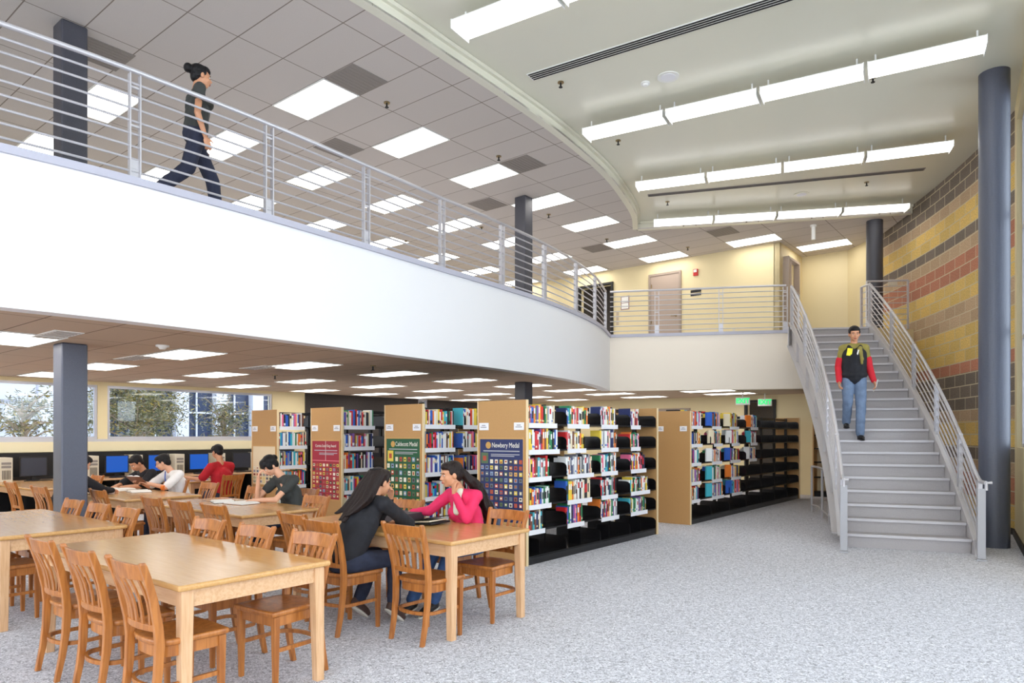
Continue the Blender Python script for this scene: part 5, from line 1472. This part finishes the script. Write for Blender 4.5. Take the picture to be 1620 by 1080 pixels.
    mb.build('hair', hm, t, remesh=0.007, smooth_it=2)
    return t, H, body
def seated(**k):
    d = dict(pelvis=(0, 0, 0.545), chest=(0, 0.05, 0.86), neck=(0, 0.08, 1.09), head=(0, 0.11, 1.22), sh_r=(0.17, 0.07, 1.03), sh_l=(-0.17, 0.07, 1.03),
             el_r=(0.22, 0.30, 0.80), el_l=(-0.22, 0.30, 0.80), wr_r=(0.05, 0.46, 0.80), wr_l=(-0.05, 0.46, 0.80),
             hip_r=(0.09, 0.02, 0.54), hip_l=(-0.09, 0.02, 0.54), kn_r=(0.11, 0.42, 0.53), kn_l=(-0.11, 0.42, 0.53), an_r=(0.11, 0.46, 0.10), an_l=(-0.11, 0.46, 0.10))
    d.update(k); return d
denim = mat('blue_denim', rgb(62, 92, 140), 0.85, noise_amt=0.22, noise_scale=18); denimd = mat('dark_denim', rgb(40, 46, 66), 0.85, noise_amt=0.25, noise_scale=14)
denimm = mat('faded_denim', rgb(104, 122, 148), 0.85, noise_amt=0.2, noise_scale=9)
blackc = mat('black_knit', rgb(26, 26, 32), 0.85, noise_amt=0.15); pinkc = mat('pink_knit', rgb(226, 44, 96), 0.8, noise_amt=0.06); greyc = mat('charcoal_tee', rgb(58, 60, 58), 0.85)
whitec = mat('white_tee', rgb(236, 234, 232), 0.85); redc = mat('red_tee', rgb(184, 22, 36), 0.8, noise_amt=0.08); navy = mat('navy_trousers', rgb(38, 42, 62), 0.85)
shoeb = mat('black_shoe', rgb(28, 26, 28), 0.5); shoew = mat('pale_rubber', rgb(214, 208, 196), 0.6); shoebr = mat('brown_sneaker', rgb(74, 52, 44), 0.7)
def at(a, b, z=0.0): return G(a, b, z)
F1_, Fm1 = TH - PI / 2, TH + PI / 2

# woman in pink, chin on her hand
t, H, b_ = person(at(4.80, 4.29), Fm1, 'person in a bright pink cardigan with long brown ponytail, chin on hand', seated(
    bust=True, skin='tan', top=pinkc, legs=denim, shoes=shoeb, soles=shoew, hair=HAIRB, head=(0.015, 0.275, 1.195), yaw=24, pitch=8, neck=(0, 0.165, 1.06), chest=(0, 0.09, 0.84),
    sh_r=(0.155, 0.13, 1.00), sh_l=(-0.155, 0.12, 1.00), el_l=(-0.13, 0.22, 0.80), wr_l=(-0.052, 0.300, 1.025), hd_l=(0.10, 0.05, 1), hn_l=(0.3, 1, 0.0), curl=0.85,
    el_r=(0.30, 0.27, 0.845), wr_r=(0.45, 0.34, 0.83), hd_r=(0.5, 0.3, -0.12), kn_r=(0.09, 0.40, 0.53), kn_l=(-0.10, 0.40, 0.53), an_r=(0.10, 0.68, 0.11), an_l=(-0.06, 0.58, 0.11),
    locks=[[(-0.03, 0.19, 1.22, 0.04), (-0.07, 0.10, 1.13, 0.045), (-0.10, 0.02, 1.02, 0.05), (-0.12, -0.06, 0.90, 0.05), (-0.13, -0.10, 0.78, 0.042), (-0.13, -0.11, 0.68, 0.02)]], wave=0.022, strands=26, f=0.93))
blob('undershirt', [('c', (-0.015, 0.20, 1.03), (-0.01, 0.215, 0.86), 0.050, 0.040)], mat('ivory_undershirt', rgb(222, 224, 204), 0.8), t, vox=0.008, it=3)
# woman in black with long hair, seen from behind
t, H, b_ = person(at(3.47, 4.47), F1_, 'person with long dark hair in a black long-sleeved top, leaning on the table', seated(
    skin='tan', top=blackc, legs=denimd, shoes=shoebr, soles=shoew, hair=HAIRB, head=(0.0, 0.37, 1.155), yaw=4, pitch=14, neck=(0, 0.29, 1.05), chest=(0, 0.17, 0.84),
    sh_r=(0.165, 0.27, 0.99), sh_l=(-0.165, 0.27, 0.99), el_r=(0.18, 0.53, 0.805), wr_r=(-0.03, 0.60, 0.80), el_l=(-0.20, 0.52, 0.805), wr_l=(-0.04, 0.52, 1.0), hd_l=(0.3, -0.1, 1), hn_l=(0, 1, 0),
    kn_r=(0.13, 0.42, 0.53), kn_l=(-0.10, 0.42, 0.53), an_r=(0.17, 0.37, 0.15), an_l=(-0.17, 0.28, 0.15), toe_r=(0, 1, -0.75), toe_l=(0, 1, -0.8),
    locks=[[(x * 0.5, 0.32, 1.22, 0.05), (x * 0.8, 0.24, 1.12, 0.05), (x, 0.16, 1.02, 0.042), (x * 0.9 - 0.02, 0.08, 0.93 + abs(x) * 0.3, 0.03), (x * 0.9 - 0.04, 0.01, 0.84 + abs(x), 0.012)] for x in (-0.08, -0.03, 0.02, 0.07)], wave=0.005, strands=7))
MB().tube([H @ V((0.06, -0.06, 0.10)), H @ V((0.03, -0.10, 0.09)), H @ V((-0.02, -0.11, 0.085))], 0.008, 6).build('hair_clip', M['dark'], t)
# reading woman in dark grey
person(at(4.93, 7.30), Fm1, 'person in a dark grey T-shirt, head on hand, reading an open book', seated(
    bust=True, skin='light', top=greyc, legs=denimd, shoes=shoeb, hairstyle='bob', sleeve=0.5, head=(0.08, 0.30, 1.185), yaw=8, pitch=42, neck=(0.02, 0.16, 1.07), chest=(0, 0.07, 0.85),
    sh_r=(0.165, 0.14, 1.01), sh_l=(-0.165, 0.12, 1.02), el_r=(0.24, 0.36, 0.795), wr_r=(0.155, 0.40, 1.02), hd_r=(-0.25, 0.05, 1), hn_r=(0.6, 1, 0), el_l=(-0.14, 0.36, 0.795), wr_l=(0.06, 0.50, 0.79), f=0.92))
# boy in white
t, H, b_ = person(at(4.97, 10.22), Fm1, 'person in a white T-shirt with glasses and short black hair, holding a book', seated(
    skin='light', top=whitec, legs=denimd, shoes=shoeb, sleeve=0.85, head=(0.04, 0.27, 1.15), yaw=32, pitch=24, neck=(0, 0.16, 1.03), chest=(0, 0.08, 0.83), sh_r=(0.18, 0.13, 0.98), sh_l=(-0.18, 0.13, 0.98),
    el_r=(0.22, 0.38, 0.80), el_l=(-0.22, 0.34, 0.80), wr_r=(0.17, 0.52, 0.87), wr_l=(0.02, 0.50, 0.86), vox=0.009))
gl = MB()
for k in (-1, 1): 
    c = [H @ V((k * 0.03 + 0.019 * math.cos(a * PI / 5), 0.094, 0.002 + 0.014 * math.sin(a * PI / 5))) for a in range(11)]; gl.tube(c, 0.0018, 5)
    gl.tube([H @ V((k * 0.05, 0.092, 0.005)), H @ V((k * 0.076, 0.0, 0.002))], 0.002, 5)
gl.build('glasses', M['dark'], t)
MB().tube([(-0.24 + 0.0, 0.375, 0.80), (-0.205, 0.39, 0.80)], 0.037, 12).build('wristband', BOOKM['orange'], t)
MB().tube([(0.03, 0.235, 1.02), (0.045, 0.235, 0.93), (0.04, 0.22, 0.82)], 0.008, 6).build('lanyard', BOOKM['blue'], t)
openbook(t.location + G2 * 0.10 - G1 * 0.60 + V((0, 0, 0.90)), Fm1 + R(20), 'open paperback held up by the boy in the white shirt', 0.75, 'brown', tilt=R(38))
# boy in black
person(at(4.95, 10.90), Fm1, 'person in a black T-shirt bending over the table and writing', seated(
    skin='tan', top=blackc, legs=denimd, shoes=shoeb, sleeve=0.9, head=(-0.05, 0.37, 1.13), yaw=-8, pitch=38, neck=(-0.03, 0.25, 1.02), chest=(0, 0.13, 0.82), sh_r=(0.17, 0.22, 0.97), sh_l=(-0.19, 0.20, 0.98),
    el_r=(0.24, 0.46, 0.80), el_l=(-0.30, 0.40, 0.80), wr_r=(0.06, 0.62, 0.79), wr_l=(-0.14, 0.56, 0.79), vox=0.009))
# man in red, back to us
person(at(6.03, 11.0), TH + R(8), 'person in a red T-shirt sitting with back to us before the computers', seated(
    skin='tan', top=redc, legs=denimd, shoes=shoeb, sleeve=0.8, f=1.12, head=(-0.02, 0.12, 1.27), yaw=-6, pitch=16, neck=(0, 0.07, 1.11), chest=(0, 0.03, 0.87), sh_r=(0.185, 0.05, 1.02), sh_l=(-0.185, 0.05, 1.02),
    el_r=(0.25, 0.22, 0.80), el_l=(-0.28, 0.18, 0.81), wr_r=(0.12, 0.46, 0.82), wr_l=(-0.36, 0.42, 0.84), vox=0.009, pelvis=(0, 0.03, 0.56)))
# person mostly hidden behind the column
person(at(3.36, 10.22), F1_, 'person in a black jacket, mostly hidden behind the square column at left', seated(
    skin='light', top=blackc, legs=denimd, shoes=shoeb, head=(-0.06, 0.30, 1.17), pitch=35, neck=(-0.03, 0.2, 1.05), chest=(0, 0.1, 0.84), sh_r=(0.18, 0.18, 0.99), sh_l=(-0.18, 0.18, 0.99),
    el_r=(0.20, 0.46, 0.81), el_l=(-0.2, 0.45, 0.81), wr_r=(0.10, 0.60, 0.80), wr_l=(-0.05, 0.6, 0.80), f=1.1, vox=0.011))
# woman walking on the upper floor
t, H, b_ = person(V((-3.36, 7.32, Z_F2)), R(38 - 90), 'person walking on the upper floor behind the railing, black hair in a bun, dark clothes', dict(
    skin='tan', bust=True, top=greyc, legs=navy, shoes=shoeb, hairstyle='bun', sleeve=0.35, pelvis=(0, 0, 0.90), chest=(0, 0.02, 1.20), neck=(0, 0.02, 1.40), head=(0, 0.055, 1.53), yaw=0, pitch=4,
    sh_r=(0.165, 0.0, 1.33), sh_l=(-0.165, 0.0, 1.33), el_r=(0.20, -0.03, 1.05), el_l=(-0.2, 0.0, 1.05), wr_r=(0.19, 0.05, 0.82), wr_l=(-0.19, 0.1, 0.82), curl=0.4,
    hn_r=(1, 0, 0), hn_l=(-1, 0, 0), hip_r=(0.085, 0, 0.87), hip_l=(-0.085, 0, 0.87), kn_r=(0.09, -0.10, 0.49), an_r=(0.08, -0.42, 0.17), kn_l=(-0.08, 0.19, 0.47), an_l=(-0.07, 0.24, 0.09), toe_r=(0, 1, -0.7), f=0.93, tf=1.12))
# man coming down the stairs
ph = R(-17.08); pz = pol(25.17, ph, 8 * RISE)
olive = mat('olive_sleeve', rgb(140, 128, 62), 0.85, noise_amt=0.15)
t, H, b_ = person(pz, ph + PI, 'person walking down the stairs in a black vest, olive and red sleeves and faded jeans', dict(
    skin='tan', top=olive, sleeve_col=mat('red_sleeve', rgb(200, 28, 44), 0.8), legs=denimm, shoes=shoeb, hs=1.04, pelvis=(0, 0, 1.00), chest=(0, 0.02, 1.33), neck=(0, 0.02, 1.54), head=(0, 0.05, 1.68), yaw=0, pitch=12,
    sh_r=(0.155, 0.0, 1.455), sh_l=(-0.155, 0.0, 1.455), el_r=(0.215, -0.03, 1.17), el_l=(-0.22, -0.04, 1.17), wr_r=(0.225, 0.07, 0.93), wr_l=(-0.28, 0.03, 0.93), hn_r=(1, 0, 0), hn_l=(-1, 0, 0), curl=0.4,
    hip_r=(0.09, 0, 0.96), hip_l=(-0.09, 0, 0.96), kn_r=(0.10, 0.08, 0.62), an_r=(0.09, -0.13, 0.275), kn_l=(-0.09, 0.07, 0.53), an_l=(-0.08, 0.05, 0.085), toe_r=(0.1, 1, -0.1), toe_l=(-0.1, 1, -0.1), f=1.05, tf=1.15))
blob('vest', [('c', (0, 0.0, 1.02), (0, 0.02, 1.32), 0.150, 0.152), ('c', (0.06, 0.0, 1.04), (0.065, 0.02, 1.34), 0.125, 0.122), ('c', (-0.06, 0.0, 1.04), (-0.065, 0.02, 1.34), 0.125, 0.122), ('c', (0.05, 0.02, 1.3), (0.075, 0.015, 1.455), 0.122, 0.072), ('c', (-0.05, 0.02, 1.3), (-0.075, 0.015, 1.455), 0.122, 0.072), ('e', (0, 0.0, 1.03), (0.205, 0.158, 0.085))], blackc, t, vox=0.011, it=5, disp=0.01)
MB().box((0.085, 0.152, 1.385), (0.075, 0.012, 0.115), rot=Euler((R(-12), R(-8), 0)).to_matrix()).build('yellow_badge', mat('yellow_badge_card', rgb(238, 226, 40), 0.5), t)
MB().box((-0.03, 0.162, 1.37), (0.018, 0.01, 0.09), rot=Euler((R(-8), R(-14), 0)).to_matrix()).build('white_tag', M['paper'], t)
blob('scarf', [('c', (-0.07, 0.12, 1.44), (-0.09, 0.155, 1.20), 0.035, 0.022), ('c', (-0.05, 0.13, 1.42), (-0.10, 0.16, 1.26), 0.03, 0.02)], olive, t, vox=0.01, it=2, disp=0.015)
t.scale = (1.045, 1.045, 1.045)
o = MB().box((0, 0, 0), (0.21, 0.006, 0.15), rot=Euler((R(15), R(18), 0)).to_matrix()).build('paper_sheet', M['paper'], loc=pz + V((0.33, -0.06, 0.90)), rz=ph + PI / 2); tag(o, 'white paper held in the left hand of the man on the stairs', 'paper')
